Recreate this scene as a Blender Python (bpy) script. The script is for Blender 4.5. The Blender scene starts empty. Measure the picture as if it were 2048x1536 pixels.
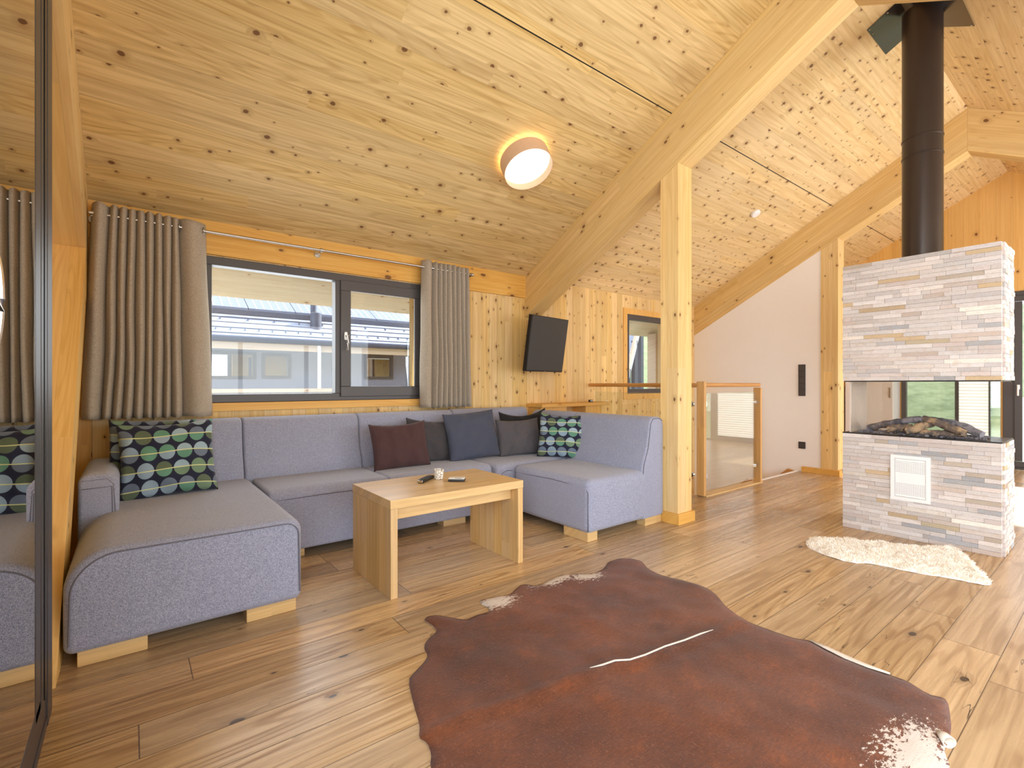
import bpy, bmesh, math, random
from math import sin, cos, pi, radians, sqrt
from mathutils import Vector, Matrix, noise
from mathutils.geometry import delaunay_2d_cdt
S = bpy.context.scene
COL = S.collection
random.seed(7)

# ------------------------------------------------------------------ camera, world, sun, lights, exposure
cam_d = bpy.data.cameras.new('camera'); cam = bpy.data.objects.new('camera', cam_d); COL.objects.link(cam)
cam.location = (0, 0, 1.1); cam.rotation_euler = (pi/2, 0, -radians(37.87))
cam_d.sensor_width = 36; cam_d.lens = 980/2048*36; cam_d.clip_start = 0.05; cam_d.clip_end = 300
S.camera = cam
S.view_settings.view_transform = 'Standard'; S.view_settings.look = 'None'
S.view_settings.exposure = 0.05; S.view_settings.gamma = 1.0; S.view_settings.use_curve_mapping = False
S.cycles.use_adaptive_sampling = True; S.cycles.adaptive_threshold = 0.02
S.cycles.max_bounces = 10; S.cycles.diffuse_bounces = 6; S.cycles.glossy_bounces = 5
S.cycles.transparent_max_bounces = 16; S.cycles.transmission_bounces = 8
S.cycles.sample_clamp_indirect = 6.0; S.cycles.caustics_reflective = False; S.cycles.caustics_refractive = False

W = bpy.data.worlds.new('sky'); S.world = W; W.use_nodes = True
wn = W.node_tree; wn.nodes.clear()
sky = wn.nodes.new('ShaderNodeTexSky'); sky.sky_type = 'NISHITA'; sky.sun_disc = False
sky.sun_elevation = radians(38); sky.sun_rotation = radians(95); sky.altitude = 900; sky.dust_density = 2.0
mixw = wn.nodes.new('ShaderNodeMix'); mixw.data_type = 'RGBA'; mixw.inputs[0].default_value = 0.6
mixw.inputs[7].default_value = (2.6, 2.75, 3.0, 1)
mulw = wn.nodes.new('ShaderNodeVectorMath'); mulw.operation = 'SCALE'; mulw.inputs[3].default_value = 0.5
bg = wn.nodes.new('ShaderNodeBackground'); bg.inputs[1].default_value = 1.0
wo = wn.nodes.new('ShaderNodeOutputWorld')
wn.links.new(sky.outputs[0], mulw.inputs[0]); wn.links.new(mulw.outputs[0], mixw.inputs[6])
wn.links.new(mixw.outputs[2], bg.inputs[0]); wn.links.new(bg.outputs[0], wo.inputs[0])

def sun(name, direction, strength, color, ang=1.0):
    d = bpy.data.lights.new(name, 'SUN'); d.energy = strength; d.color = color; d.angle = radians(ang)
    o = bpy.data.objects.new(name, d); COL.objects.link(o); o.location = (12, 0, 8)
    o.rotation_euler = Vector(direction).to_track_quat('-Z', 'Y').to_euler(); return o
sun('sun', (-0.86, 0.02, -0.52), 10.0, (1.0, 0.94, 0.86), 1.0)

def area(name, loc, direction, sx, sy, power, color):
    d = bpy.data.lights.new(name, 'AREA'); d.shape = 'RECTANGLE'; d.size = sx; d.size_y = sy
    d.energy = power; d.color = color
    o = bpy.data.objects.new(name, d); COL.objects.link(o); o.location = loc
    o.rotation_euler = Vector(direction).to_track_quat('-Z', 'Z').to_euler(); return o
# daylight entering through the glazed openings, plus an added fill in the stairwell
area('daylight_left_glazing', (-0.36, -0.72, 1.62), (1, 0.12, 0), 2.2, 2.9, 240, (0.80, 0.89, 1.0))
area('daylight_front_windows', (2.2, -1.90, 1.30), (0, 1, 0), 3.6, 1.9, 60, (0.86, 0.92, 1.0))
area('daylight_front_windows', (6.2, -1.90, 1.30), (0, 1, 0.25), 2.6, 1.9, 150, (0.94, 0.95, 1.0))
area('stairwell_fill', (5.4, 3.4, -2.6), (0, 0, 1), 1.4, 1.2, 25, (1.0, 0.9, 0.78))  # unseen upward fill light added to brighten the stairwell, not a window
area('daylight_back_window', (1.28, 4.30, 1.50), (0, -1, -0.1), 1.6, 1.0, 22, (0.90, 0.95, 1.0))

# ------------------------------------------------------------------ node helpers
def link(nt, v, sock):
    if isinstance(v, bpy.types.NodeSocket): nt.links.new(v, sock)
    elif v is not None:
        try: sock.default_value = v
        except Exception: sock.default_value = (*v, 1) if len(v) == 3 else v
class G:
    def __init__(s, name):
        s.m = bpy.data.materials.new(name); s.m.use_nodes = True; s.nt = s.m.node_tree; s.nt.nodes.clear()
        s.out = s.nt.nodes.new('ShaderNodeOutputMaterial')
    def n(s, t, *ins, out=0, **props):
        nd = s.nt.nodes.new('ShaderNode' + t)
        for k, v in props.items():
            if k != 'named': setattr(nd, k, v)
        for i, v in enumerate(ins):
            if v is not None: link(s.nt, v, nd.inputs[i])
        for k, v in props.get('named', {}).items(): link(s.nt, v, nd.inputs[k])
        return nd.outputs[out]
    def math(s, op, a, b=None, c=None, clamp=False):
        nd = s.nt.nodes.new('ShaderNodeMath'); nd.operation = op; nd.use_clamp = clamp
        for i, v in enumerate((a, b, c)):
            if v is not None: link(s.nt, v, nd.inputs[i])
        return nd.outputs[0]
    def vec(s, op, a, b=None, out=0):
        nd = s.nt.nodes.new('ShaderNodeVectorMath'); nd.operation = op
        link(s.nt, a, nd.inputs[0])
        if b is not None: link(s.nt, b, nd.inputs[1])
        return nd.outputs[out]
    def mix(s, f, a, b, blend='MIX'):
        nd = s.nt.nodes.new('ShaderNodeMix'); nd.data_type = 'RGBA'; nd.blend_type = blend
        link(s.nt, f, nd.inputs[0]); link(s.nt, c4(a), nd.inputs[6]); link(s.nt, c4(b), nd.inputs[7])
        return nd.outputs[2]
    def ramp(s, f, lo, hi, a=0.0, b=1.0):
        nd = s.nt.nodes.new('ShaderNodeMapRange'); nd.interpolation_type = 'SMOOTHSTEP'
        for i, v in enumerate((f, lo, hi, a, b)): link(s.nt, v, nd.inputs[i])
        return nd.outputs[0]
    def xyz(s, x, y, z=0.0):
        return s.n('CombineXYZ', x, y, z)
    def noise(s, v, scale=1.0, detail=3.0, rough=0.55, out=0):
        return s.n('TexNoise', out=out, named={'Vector': v, 'Scale': scale, 'Detail': detail, 'Roughness': rough})
    def bsdf(s, color, rough=0.5, metal=0.0, normal=None, spec=0.5, sheen=0.0, coat=0.0, emis=None, estr=0.0, trans=0.0, sub=None):
        nd = s.nt.nodes.new('ShaderNodeBsdfPrincipled')
        link(s.nt, c4(color), nd.inputs['Base Color']); link(s.nt, rough, nd.inputs['Roughness'])
        link(s.nt, metal, nd.inputs['Metallic']); link(s.nt, spec, nd.inputs['Specular IOR Level'])
        if normal is not None: link(s.nt, normal, nd.inputs['Normal'])
        nd.inputs['Sheen Weight'].default_value = sheen; nd.inputs['Coat Weight'].default_value = coat
        nd.inputs['Transmission Weight'].default_value = trans
        if emis: nd.inputs['Emission Color'].default_value = c4(emis); nd.inputs['Emission Strength'].default_value = estr
        s.nt.links.new(nd.outputs[0], s.out.inputs[0]); return nd
    def bump(s, h, strength=0.3, dist=0.005):
        return s.n('Bump', named={'Height': h, 'Strength': strength, 'Distance': dist})
def lin(c): return tuple(((v/255)/12.92 if v/255 <= .04045 else ((v/255+.055)/1.055)**2.4) for v in c)
def c4(c):
    if isinstance(c, bpy.types.NodeSocket) or c is None: return c
    return (*c[:3], 1.0)
def plain(name, rgb, rough=0.5, metal=0.0, spec=0.5, coat=0.0, nz=0.06, sc=40):
    g = G(name); p = g.n('TexCoord', out=3)
    n = g.noise(p, sc, 3)
    c = lin(rgb); col = g.mix(n, tuple(v*(1-nz) for v in c), tuple(min(1, v*(1+nz)) for v in c))
    g.bsdf(col, rough, metal, spec=spec, coat=coat); return g.m

def wood(name, light, dark, A, B, w=0.12, L=2.4, var=0.25, knots=0.55, ksa=4.0, ksb=6.0, krad=0.085, kcol=(96, 52, 22),
         seam=0.25, rough=0.55, ring=0.5, seed=0.0, bump=0.12, gapcol=None, crack=0.0, seamw=0.02, coat=0.0, butt=0.0, ringvar=0.3):
    g = G(name); p = g.n('TexCoord', out=3)
    a = g.vec('DOT_PRODUCT', p, A, out=1); b = g.vec('DOT_PRODUCT', p, B, out=1)
    b = g.math('ADD', b, seed*1.37+0.03)
    q = g.math('DIVIDE', b, w); pid = g.math('FLOOR', q)
    r1 = g.n('TexWhiteNoise', named={'W': pid}, out=0, noise_dimensions='1D')
    a2 = g.math('MULTIPLY_ADD', r1, 13.7, a)
    sq = g.math('DIVIDE', a2, L); sid = g.math('FLOOR', sq)
    wnn = g.xyz(pid, sid, seed)
    r2 = g.n('TexWhiteNoise', wnn, out=0); 
    r3 = g.n('TexWhiteNoise', g.vec('ADD', wnn, (5.3, 1.7, 2.2)), out=0)
    # knots
    kv = g.xyz(g.math('MULTIPLY', a2, ksa), g.math('MULTIPLY', b, ksb), 0.0)
    wob = g.noise(g.xyz(g.math('MULTIPLY', a2, 9.0), g.math('MULTIPLY', b, 9.0), seed), 1.0, 2, out=1)
    kv2 = g.vec('ADD', kv, g.vec('SCALE', wob, None)) if False else kv
    vor = g.nt.nodes.new('ShaderNodeTexVoronoi'); vor.voronoi_dimensions = '2D'; vor.inputs['Scale'].default_value = 1.0
    g.nt.links.new(kv2, vor.inputs['Vector'])
    kc = g.n('SeparateColor', vor.outputs['Color'])
    kcn = kc.node
    size = g.math('MULTIPLY', g.math('MULTIPLY', kcn.outputs[1], kcn.outputs[1]), krad)
    size = g.math('ADD', size, krad*0.35)
    on = g.math('LESS_THAN', kcn.outputs[0], knots)
    nz = g.noise(g.vec('SCALE', kv, None) if False else kv, 6.0, 2)
    dd = g.math('ADD', vor.outputs['Distance'], g.math('MULTIPLY', g.math('SUBTRACT', nz, 0.5), krad*0.7))
    core = g.math('MULTIPLY', g.ramp(g.math('DIVIDE', dd, size), 0.75, 1.15, 1.0, 0.0), on)
    halo = g.math('MULTIPLY', g.ramp(g.math('DIVIDE', dd, size), 1.0, 3.6, 1.0, 0.0), on)
    # grain, bending round the knots
    bw = g.math('ADD', b, g.math('MULTIPLY', halo, 0.012))
    gv = g.xyz(g.math('MULTIPLY', a2, 1.3), g.math('MULTIPLY', bw, 42.0), g.math('MULTIPLY', r2, 31.0))
    grain = g.noise(gv, 1.0, 5, 0.62)
    rv = g.xyz(g.math('MULTIPLY', a2, 0.55), g.math('MULTIPLY', bw, 6.5), g.math('MULTIPLY', r2, 17.0))
    rn = g.noise(rv, 1.0, 1.5, 0.4)
    rings = g.math('SINE', g.math('MULTIPLY', g.math('ADD', rn, g.math('MULTIPLY', halo, 0.03)), 95.0))
    rings = g.math('MULTIPLY', g.ramp(rings, 0.1, 1.0), g.math('MULTIPLY_ADD', r3, ringvar, 1.0-ringvar*.75))
    f = g.math('ADD', g.math('MULTIPLY', g.ramp(grain, 0.30, 0.72), 0.62), g.math('MULTIPLY', rings, ring*0.42))
    f = g.math('MINIMUM', f, 1.0)
    cl, cd = [(c[0]*.965, c[1]*1.02, c[2]) for c in (lin(light), lin(dark))]
    col = g.mix(f, cl, cd)
    # board to board variation
    v = g.math('MULTIPLY_ADD', g.math('SUBTRACT', r2, 0.5), var, 1.0)
    hsv = g.nt.nodes.new('ShaderNodeHueSaturation'); g.nt.links.new(col, hsv.inputs['Color']); g.nt.links.new(v, hsv.inputs['Value'])
    g.nt.links.new(g.math('MULTIPLY_ADD', g.math('SUBTRACT', r3, 0.5), var*0.7, 1.0), hsv.inputs['Saturation'])
    col = hsv.outputs[0]
    col = g.mix(g.math('MULTIPLY', halo, 0.40), col, tuple(x*0.62+y*0.38 for x, y in zip(cd, lin(kcol))))
    col = g.mix(g.math('MULTIPLY', core, 0.85), col, lin(kcol))
    hgt = g.math('MULTIPLY', f, -0.25)
    if crack:
        cn = g.noise(g.xyz(g.math('MULTIPLY', a2, 3.0), g.math('MULTIPLY', b, 22.0), 9.1), 1.0, 2, 0.6)
        cm = g.noise(g.xyz(g.math('MULTIPLY', a2, 1.6), g.math('MULTIPLY', b, 5.0), 3.1), 1.0, 1)
        cr = g.math('MULTIPLY', g.ramp(g.math('ABSOLUTE', g.math('SUBTRACT', cn, 0.5)), 0.002, 0.009, 1.0, 0.0), g.ramp(cm, 0.60, 0.66))
        col = g.mix(g.math('MULTIPLY', cr, crack), col, lin((40, 26, 16)))
    if seam:
        fr = g.math('FRACT', q)
        e = g.math('MINIMUM', fr, g.math('SUBTRACT', 1.0, fr))
        sm = g.ramp(e, seamw*0.3, seamw, 1.0, 0.0)
        if butt:
            fs = g.math('FRACT', sq); es = g.math('MINIMUM', fs, g.math('SUBTRACT', 1.0, fs))
            sm = g.math('MAXIMUM', sm, g.math('MULTIPLY', g.ramp(es, butt*0.4, butt, 1.0, 0.0), 1.0))
        col = g.mix(g.math('MULTIPLY', sm, seam), col, lin(gapcol or (60, 34, 14)))
        hgt = g.math('SUBTRACT', hgt, sm)
    rr = g.math('MULTIPLY_ADD', f, 0.12, rough-0.06)
    g.bsdf(col, rr, normal=g.bump(hgt, bump, 0.004), spec=0.4, coat=coat)
    return g.m

SL = 0.535                      # roof pitch (rise per metre)
sa = math.atan(SL); cs, sn = cos(sa), sin(sa)
LIGHT_, DARK_ = (226, 178, 112), (203, 146, 78)
M = {}
M['ceil'] = wood('spruce_ceiling', (224, 190, 134), (184, 144, 88), (1, 0, 0), (0, 1.1, 0), w=0.11, L=3.3, var=0.12, knots=0.36, ksa=6.6, ksb=8.6, krad=0.095, seam=0.14, seed=1, seamw=0.03, ring=0.75)
M['ceil2'] = wood('spruce_ceiling_knotty', (232, 202, 154), (206, 166, 112), (1, 0, 0), (0, 1.1, 0), w=0.11, L=2.1, var=0.14, knots=0.62, ksa=8.0, ksb=10.5, krad=0.125, seam=0.14, seed=3, seamw=0.03, ring=0.5)
M['wallv'] = wood('spruce_wall_boards', (232, 196, 136), (206, 156, 92), (0, 0, 1), (1, 1, 0), w=0.10, L=9, var=0.22, knots=0.50, ksa=7.5, ksb=11.0, krad=0.11, seam=0.30, seed=5, seamw=0.03, ring=0.3)
M['gable'] = wood('spruce_gable_boards', (228, 180, 106), (214, 156, 80), (0, 0, 1), (0, 1, 0), w=0.16, L=9, var=0.10, knots=0.4, ksa=4.2, ksb=5.6, krad=0.07, seam=0.2, seed=6, ring=0.3)
M['beamR'] = wood('glulam_rafter', (228, 192, 132), (204, 158, 98), (0, -cs, sn), (0.6, sn, cs), w=0.105, L=5, var=0.12, knots=0.40, ksa=4.0, ksb=6.0, krad=0.07, seam=0.12, seed=8, ring=0.35)
M['beamL'] = wood('glulam_rafter_far', (228, 192, 132), (204, 158, 98), (0, cs, sn), (0.6, -sn, cs), w=0.105, L=5, var=0.12, knots=0.40, ksa=4.0, ksb=6.0, krad=0.07, seam=0.12, seed=9, ring=0.35)
M['post'] = wood('glulam_post', (236, 200, 142), (214, 168, 106), (0, 0, 1), (1, 1, 0), w=0.095, L=6, var=0.16, knots=0.42, ksa=4.2, ksb=6.4, krad=0.08, seam=0.10, seed=11, ring=0.35)
sd = Vector((0, -1.46, -1.82)).normalized()
M['strut'] = wood('glulam_strut', (238, 194, 122), (214, 160, 86), tuple(sd), (1, -sd.z*0.6, sd.y*0.6), w=0.10, L=6, var=0.12, knots=0.45, ksa=3.6, ksb=5.0, krad=0.09, seam=0.08, seed=12, ring=0.7)
M['trimx'] = wood('spruce_trim', (230, 178, 100), (214, 152, 74), (1, 0, 0), (0, 1, 1), w=0.21, L=6, var=0.1, knots=0.45, ksa=3.0, ksb=6.0, krad=0.09, seam=0.0, seed=13, ring=0.6)
M['trimz'] = wood('spruce_trim_upright', (228, 178, 104), (212, 152, 78), (0, 0, 1), (1, 1, 0), w=0.21, L=6, var=0.1, knots=0.35, ksa=3.0, ksb=6.0, krad=0.08, seam=0.0, seed=14, ring=0.5)
M['floor'] = wood('oak_floorboards', (202, 168, 130), (150, 114, 80), (1, 0, 0), (0, 1, 0), w=0.182, L=2.2, var=0.34, knots=0.22, ksa=2.6, ksb=5.0, krad=0.05, kcol=(52, 36, 24),
                  seam=0.8, rough=0.30, ring=0.85, ringvar=1.0, seed=15, bump=0.2, gapcol=(62, 42, 26), crack=0.9, seamw=0.012, butt=0.0012)
M['oakx'] = wood('oak_table', (222, 184, 132), (192, 150, 98), (1, 0, 0), (0, 1, 1), w=0.075, L=1.4, var=0.14, knots=0.10, ksa=2, ksb=6, krad=0.06, seam=0.10, seed=16, rough=0.34, ring=0.3, seamw=0.03)
M['oakz'] = wood('oak_table_panel', (220, 180, 126), (192, 148, 94), (0, 0, 1), (1, 1, 0), w=0.085, L=1.9, var=0.18, knots=0.10, ksa=2, ksb=6, krad=0.06, seam=0.16, seed=17, rough=0.42, ring=0.4, seamw=0.03)
M['oakrail'] = wood('oak_handrail', (206, 150, 88), (178, 118, 60), (1, 1, 0), (0, 0.3, 1), w=0.3, L=3, var=0.05, knots=0.0, seam=0.0, seed=18, rough=0.35, ring=0.2)
M['oakpost'] = wood('oak_baluster', (214, 164, 104), (190, 136, 78), (0, 0, 1), (1, 1, 0), w=0.3, L=3, var=0.05, knots=0.1, seam=0.0, seed=19, rough=0.4, ring=0.3)
M['soffit'] = wood('pale_spruce_soffit', (244, 230, 210), (234, 212, 184), (1, 0, 0), (0, 1, 0), w=0.13, L=3, var=0.08, knots=0.4, ksa=3.2, ksb=6, krad=0.08, kcol=(160, 110, 70), seam=0.1, seed=20)
M['fascia'] = wood('pale_spruce_fascia', (226, 200, 172), (205, 170, 138), (1, 0, 0), (0, 0.3, 1), w=0.4, L=4, var=0.08, knots=0.3, kcol=(160, 110, 70), seam=0.0, seed=21)
M['frame'] = plain('anthracite_window_frame', (74, 70, 69), 0.42, nz=0.03)
M['framedk'] = plain('dark_door_frame', (60, 57, 58), 0.38, nz=0.05)
M['white'] = plain('white_plaster', (240, 236, 232), 0.9, nz=0.02, sc=6)
M['offwhite'] = plain('white_lacquer', (236, 235, 233), 0.45, nz=0.01)
M['chrome'] = plain('chrome', (225, 225, 225), 0.14, 1.0, nz=0.01)
M['steel'] = plain('brushed_steel', (190, 186, 180), 0.30, 1.0, nz=0.05)
M['black'] = plain('black_plastic', (26, 26, 28), 0.35, nz=0.1)
M['screen'] = plain('tv_screen', (52, 51, 53), 0.5, nz=0.02, spec=0.6)
M['flue'] = plain('brown_black_flue', (62, 52, 46), 0.33, 0.35, nz=0.08, sc=8)
M['plate'] = plain('flue_cover_plate', (96, 92, 92), 0.25, 0.8, nz=0.06, sc=5)
M['dark'] = plain('dark_void', (52, 48, 45), 0.8)
M['switch'] = plain('anthracite_switch', (62, 58, 58), 0.4)
M['roofmetal'] = plain('light_metal_roof', (158, 164, 182), 0.45, 0.0, nz=0.04, sc=3)
M['gutter'] = plain('zinc_gutter', (78, 86, 104), 0.4, 0.2)
M['facade'] = plain('grey_facade', (146, 150, 164), 0.7, nz=0.1, sc=2)
M['solar'] = plain('solar_panel_glass', (118, 128, 150), 0.25, 0.0, nz=0.05, sc=4)
M['lampshade'] = plain('copper_lamp_shade', (206, 172, 140), 0.5, 0.0)
M['blind'] = None
def grass():
    g = G('meadow_grass'); p = g.n('TexCoord', out=3)
    n = g.noise(p, 1.5, 8, 0.75); g.bsdf(g.mix(g.ramp(n, .3, .7), lin((92, 112, 66)), lin((150, 164, 118))), 0.95); return g.m
M['grass'] = grass()
def glass(name, tint=(0.97, 0.985, 0.98), ior=1.5, mult=1.0):
    g = G(name); bf = g.n('NewGeometry', out=6)      # same reflectance on the way in and on the way out of the pane
    fr = g.n('Fresnel', named={'IOR': g.math('ADD', g.math('MULTIPLY', bf, 1/ior-ior), ior)})
    nt = g.nt; t = nt.nodes.new('ShaderNodeBsdfTransparent'); t.inputs[0].default_value = (*tint, 1)
    gl = nt.nodes.new('ShaderNodeBsdfGlossy'); gl.inputs['Roughness'].default_value = 0.0; gl.inputs[0].default_value = (1, 1, 1, 1)
    mx = nt.nodes.new('ShaderNodeMixShader'); nt.links.new(g.math('MULTIPLY', fr, mult, clamp=True), mx.inputs[0])
    nt.links.new(t.outputs[0], mx.inputs[1]); nt.links.new(gl.outputs[0], mx.inputs[2]); nt.links.new(mx.outputs[0], g.out.inputs[0]); return g.m
M['glass'] = glass('clear_glass')
M['glassdbl'] = glass('tinted_door_glass', (0.55, 0.55, 0.53), 1.75, 1.5)
M['glassrail'] = glass('railing_glass', (0.93, 0.95, 0.93), 1.5, 1.6)
M['fireglass'] = glass('stove_glass', (0.93, 0.93, 0.92), 1.5, 1.6)
M['nhglass'] = glass('reflective_glass', (0.45, 0.5, 0.55), 2.6, 1.6)
def blindm():
    g = G('white_pleated_blind'); nt = g.nt
    d = nt.nodes.new('ShaderNodeBsdfDiffuse'); d.inputs[0].default_value = (.85, .84, .82, 1)
    t = nt.nodes.new('ShaderNodeBsdfTranslucent'); t.inputs[0].default_value = (.85, .84, .82, 1)
    mx = nt.nodes.new('ShaderNodeMixShader'); mx.inputs[0].default_value = 0.5
    nt.links.new(d.outputs[0], mx.inputs[1]); nt.links.new(t.outputs[0], mx.inputs[2]); nt.links.new(mx.outputs[0], g.out.inputs[0]); return g.m
M['blind'] = blindm()
def emit(name, col, s):
    g = G(name); g.bsdf(col, 0.5, emis=col, estr=s); return g.m
M['lampglow'] = emit('lamp_diffuser', (1.0, 0.90, 0.78), 1.5)
M['lampring'] = emit('lamp_upward_glow', (1.0, 0.74, 0.42), 5.0)

def fabric(name, c1, c2, scale=900, rough=0.9, bump=0.35, sheen=0.25, stripe=None, big=0.06):
    g = G(name); p = g.n('TexCoord', out=3)
    n1 = g.noise(p, scale, 1.5, 0.7); n2 = g.noise(p, 5.0, 3)
    sx = g.n('SeparateXYZ', p).node
    wx = g.math('SINE', g.math('MULTIPLY', g.math('ADD', sx.outputs[0], sx.outputs[1]), 1400.0))
    wz = g.math('SINE', g.math('MULTIPLY', g.math('ADD', sx.outputs[2], g.math('MULTIPLY', sx.outputs[1], 0.7)), 1400.0))
    nb = g.noise(p, scale*0.36, 2, 0.7)
    f = g.math('ADD', g.math('MULTIPLY', g.ramp(n1, .3, .7), 0.55), g.math('MULTIPLY', g.ramp(nb, .36, .64), 0.45))
    if stripe:
        st = g.math('SINE', g.math('MULTIPLY', sx.outputs[0], stripe)); f = g.math('MULTIPLY_ADD', g.math('ADD', st, g.math('MULTIPLY', nb, 1.2)), 0.28, g.math('MULTIPLY', f, 0.5))
    col = g.mix(f, lin(c1), lin(c2))
    col = g.mix(g.math('MULTIPLY', n2, big*2), col, tuple(v*0.8 for v in lin(c1)))
    h = g.math('ADD', g.math('MULTIPLY', g.math('MULTIPLY', wx, wz), 0.5), n1)
    g.bsdf(col, rough, normal=g.bump(h, bump, 0.0012), spec=0.15, sheen=sheen); return g.m
M['sofa'] = fabric('grey_sofa_weave', (84, 90, 111), (193, 196, 216), scale=900)
M['piping'] = fabric('sofa_seam', (92, 92, 104), (126, 124, 136))
M['curtain'] = fabric('taupe_curtain', (150, 138, 122), (188, 176, 158), scale=420, sheen=0.1)
M['p_maroon'] = fabric('maroon_cotton', (66, 46, 46), (88, 64, 64), sheen=0.1)
M['p_brown'] = fabric('charcoal_brown_cotton', (58, 54, 56), (82, 78, 80), sheen=0.1)
M['p_slate'] = fabric('slate_blue_cotton', (62, 66, 80), (86, 90, 106), sheen=0.1)
M['p_black'] = fabric('black_cotton', (34, 32, 32), (48, 46, 45), sheen=0.1)
M['p_stripe'] = fabric('grey_striped_cloth', (62, 58, 60), (116, 112, 116), stripe=900, sheen=0.1)
def dots(nm, NX, NY):
    g = G(nm); uv = g.n('TexCoord', out=2)
    s = g.n('SeparateXYZ', uv).node
    row = g.math('FLOOR', g.math('MULTIPLY', s.outputs[1], NY))
    par = g.math('MODULO', row, 2.0)
    x = g.math('ADD', g.math('MULTIPLY', s.outputs[0], NX), g.math('MULTIPLY', par, 0.22))
    y = g.math('MULTIPLY', s.outputs[1], NY)
    ci = g.math('FLOOR', x)
    fx = g.math('SUBTRACT', g.math('FRACT', x), 0.5); fy = g.math('SUBTRACT', g.math('FRACT', y), 0.5)
    d = g.math('SQRT', g.math('ADD', g.math('MULTIPLY', fx, fx), g.math('MULTIPLY', fy, fy)))
    disc = g.ramp(d, 0.445, 0.462, 1.0, 0.0)
    rnd = g.n('TexWhiteNoise', g.xyz(ci, row, 3.0), out=0)
    cr = g.nt.nodes.new('ShaderNodeValToRGB'); cr.color_ramp.interpolation = 'CONSTANT'
    cols = [(138, 158, 172), (96, 140, 118), (92, 104, 82), (104, 116, 132), (150, 172, 182), (112, 136, 110)]
    el = cr.color_ramp.elements
    while len(el) < len(cols): el.new(0.5)
    for i, c in enumerate(cols): el[i].position = i/len(cols); el[i].color = (*lin(c), 1)
    g.nt.links.new(rnd, cr.inputs[0])
    r2 = g.n('TexWhiteNoise', g.xyz(ci, row, 9.0), out=0)
    cr2 = g.nt.nodes.new('ShaderNodeValToRGB'); cr2.color_ramp.interpolation = 'CONSTANT'
    el = cr2.color_ramp.elements
    while len(el) < len(cols): el.new(0.5)
    for i, c in enumerate(cols): el[i].position = i/len(cols); el[i].color = (*lin(c), 1)
    g.nt.links.new(r2, cr2.inputs[0])
    low = g.math('LESS_THAN', fy, 0.0)
    dc = g.mix(low, cr.outputs[0], cr2.outputs[0])
    col = g.mix(disc, lin((36, 38, 56)), dc)
    ln = g.ramp(g.math('ABSOLUTE', g.math('ADD', fy, g.math('MULTIPLY', g.math('SINE', g.math('MULTIPLY', s.outputs[0], 7.0)), 0.04))), 0.022, 0.034, 1.0, 0.0)
    col = g.mix(ln, col, lin((206, 208, 150)))
    p = g.n('TexCoord', out=3)
    g.bsdf(col, 0.8, normal=g.bump(g.noise(p, 700, 1), 0.15, 0.001), spec=0.2, sheen=0.1); return g.m
M['dots'] = dots('dotted_cushion_print', 5.3, 4.35); M['dots2'] = dots('dotted_cushion_print_right', 4.5, 4.4)
def stone():
    g = G('split_face_quartzite'); p = g.n('TexCoord', out=3)
    at = g.nt.nodes.new('ShaderNodeAttribute'); at.attribute_name = 'tone'
    pv = g.vec('MULTIPLY', p, (6.0, 6.0, 26.0))
    n = g.noise(pv, 3.0, 6, 0.7); n2 = g.noise(p, 120, 4, 0.8)
    n5 = g.noise(g.vec('MULTIPLY', p, (1, 1, 2.2)), 16.0, 4, 0.7)
    c = g.mix(g.math('MULTIPLY', g.ramp(n, .25, .75), 0.30), at.outputs[0], lin((196, 184, 176)))
    c = g.mix(g.math('MULTIPLY', g.ramp(n5, .5, .72), 0.35), c, lin((188, 160, 128)))
    c = g.mix(g.math('MULTIPLY', g.ramp(n2, .45, .8), 0.35), c, lin((150, 140, 132)), 'MULTIPLY')
    h = g.math('ADD', g.math('MULTIPLY', n, 0.8), g.math('MULTIPLY', n2, 0.5))
    g.bsdf(c, 0.8, normal=g.bump(h, 0.7, 0.006), spec=0.3); return g.m
M['stone'] = stone()

# ------------------------------------------------------------------ mesh helpers
def finish(name, bm, mat, parent=None, smooth=35, weld=False):
    if weld: bmesh.ops.remove_doubles(bm, verts=bm.verts, dist=1e-5)
    bmesh.ops.recalc_face_normals(bm, faces=bm.faces)
    if smooth:
        for f in bm.faces: f.smooth = not f.smooth
    me = bpy.data.meshes.new(name); bm.to_mesh(me); bm.free()
    for m in (mat if isinstance(mat, (list, tuple)) else [mat]): me.materials.append(m)
    if smooth:
        fl = [p.use_smooth for p in me.polygons]
        me.set_sharp_from_angle(angle=radians(smooth)); me.polygons.foreach_set('use_smooth', fl); me.update()
    o = bpy.data.objects.new(name, me); COL.objects.link(o)
    if parent is not None: o.parent = parent; o.matrix_parent_inverse = Matrix.Translation(-Vector(parent.location)) if parent.rotation_euler.to_quaternion().angle < 1e-6 else parent.matrix_basis.inverted()
    return o
def box(bm, x0, x1, y0, y1, z0, z1, bev=0.0, seg=2, M4=None):
    b = bmesh.new(); bmesh.ops.create_cube(b, size=1)
    for v in b.verts: v.co = Vector(((x0+x1)/2+v.co.x*(x1-x0), (y0+y1)/2+v.co.y*(y1-y0), (z0+z1)/2+v.co.z*(z1-z0)))
    if bev:
        bev = min(bev, .45*min(abs(x1-x0), abs(y1-y0), abs(z1-z0)))
        bmesh.ops.bevel(b, geom=b.edges[:], offset=bev, segments=seg, affect='EDGES', profile=0.5)
        b.normal_update()
        for f in b.faces: f.smooth = max(abs(c) for c in f.normal) > .9999   # the six large faces stay flat
    if M4 is not None: bmesh.ops.transform(b, matrix=M4, verts=b.verts)
    merge(bm, b); return bm
def merge(bm, b):
    mp = {}
    for v in b.verts: mp[v] = bm.verts.new(v.co)
    for f in b.faces:
        try: nf = bm.faces.new([mp[v] for v in f.verts]); nf.material_index = f.material_index; nf.smooth = f.smooth
        except ValueError: pass
    b.free()
def nb(): return bmesh.new()
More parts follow.
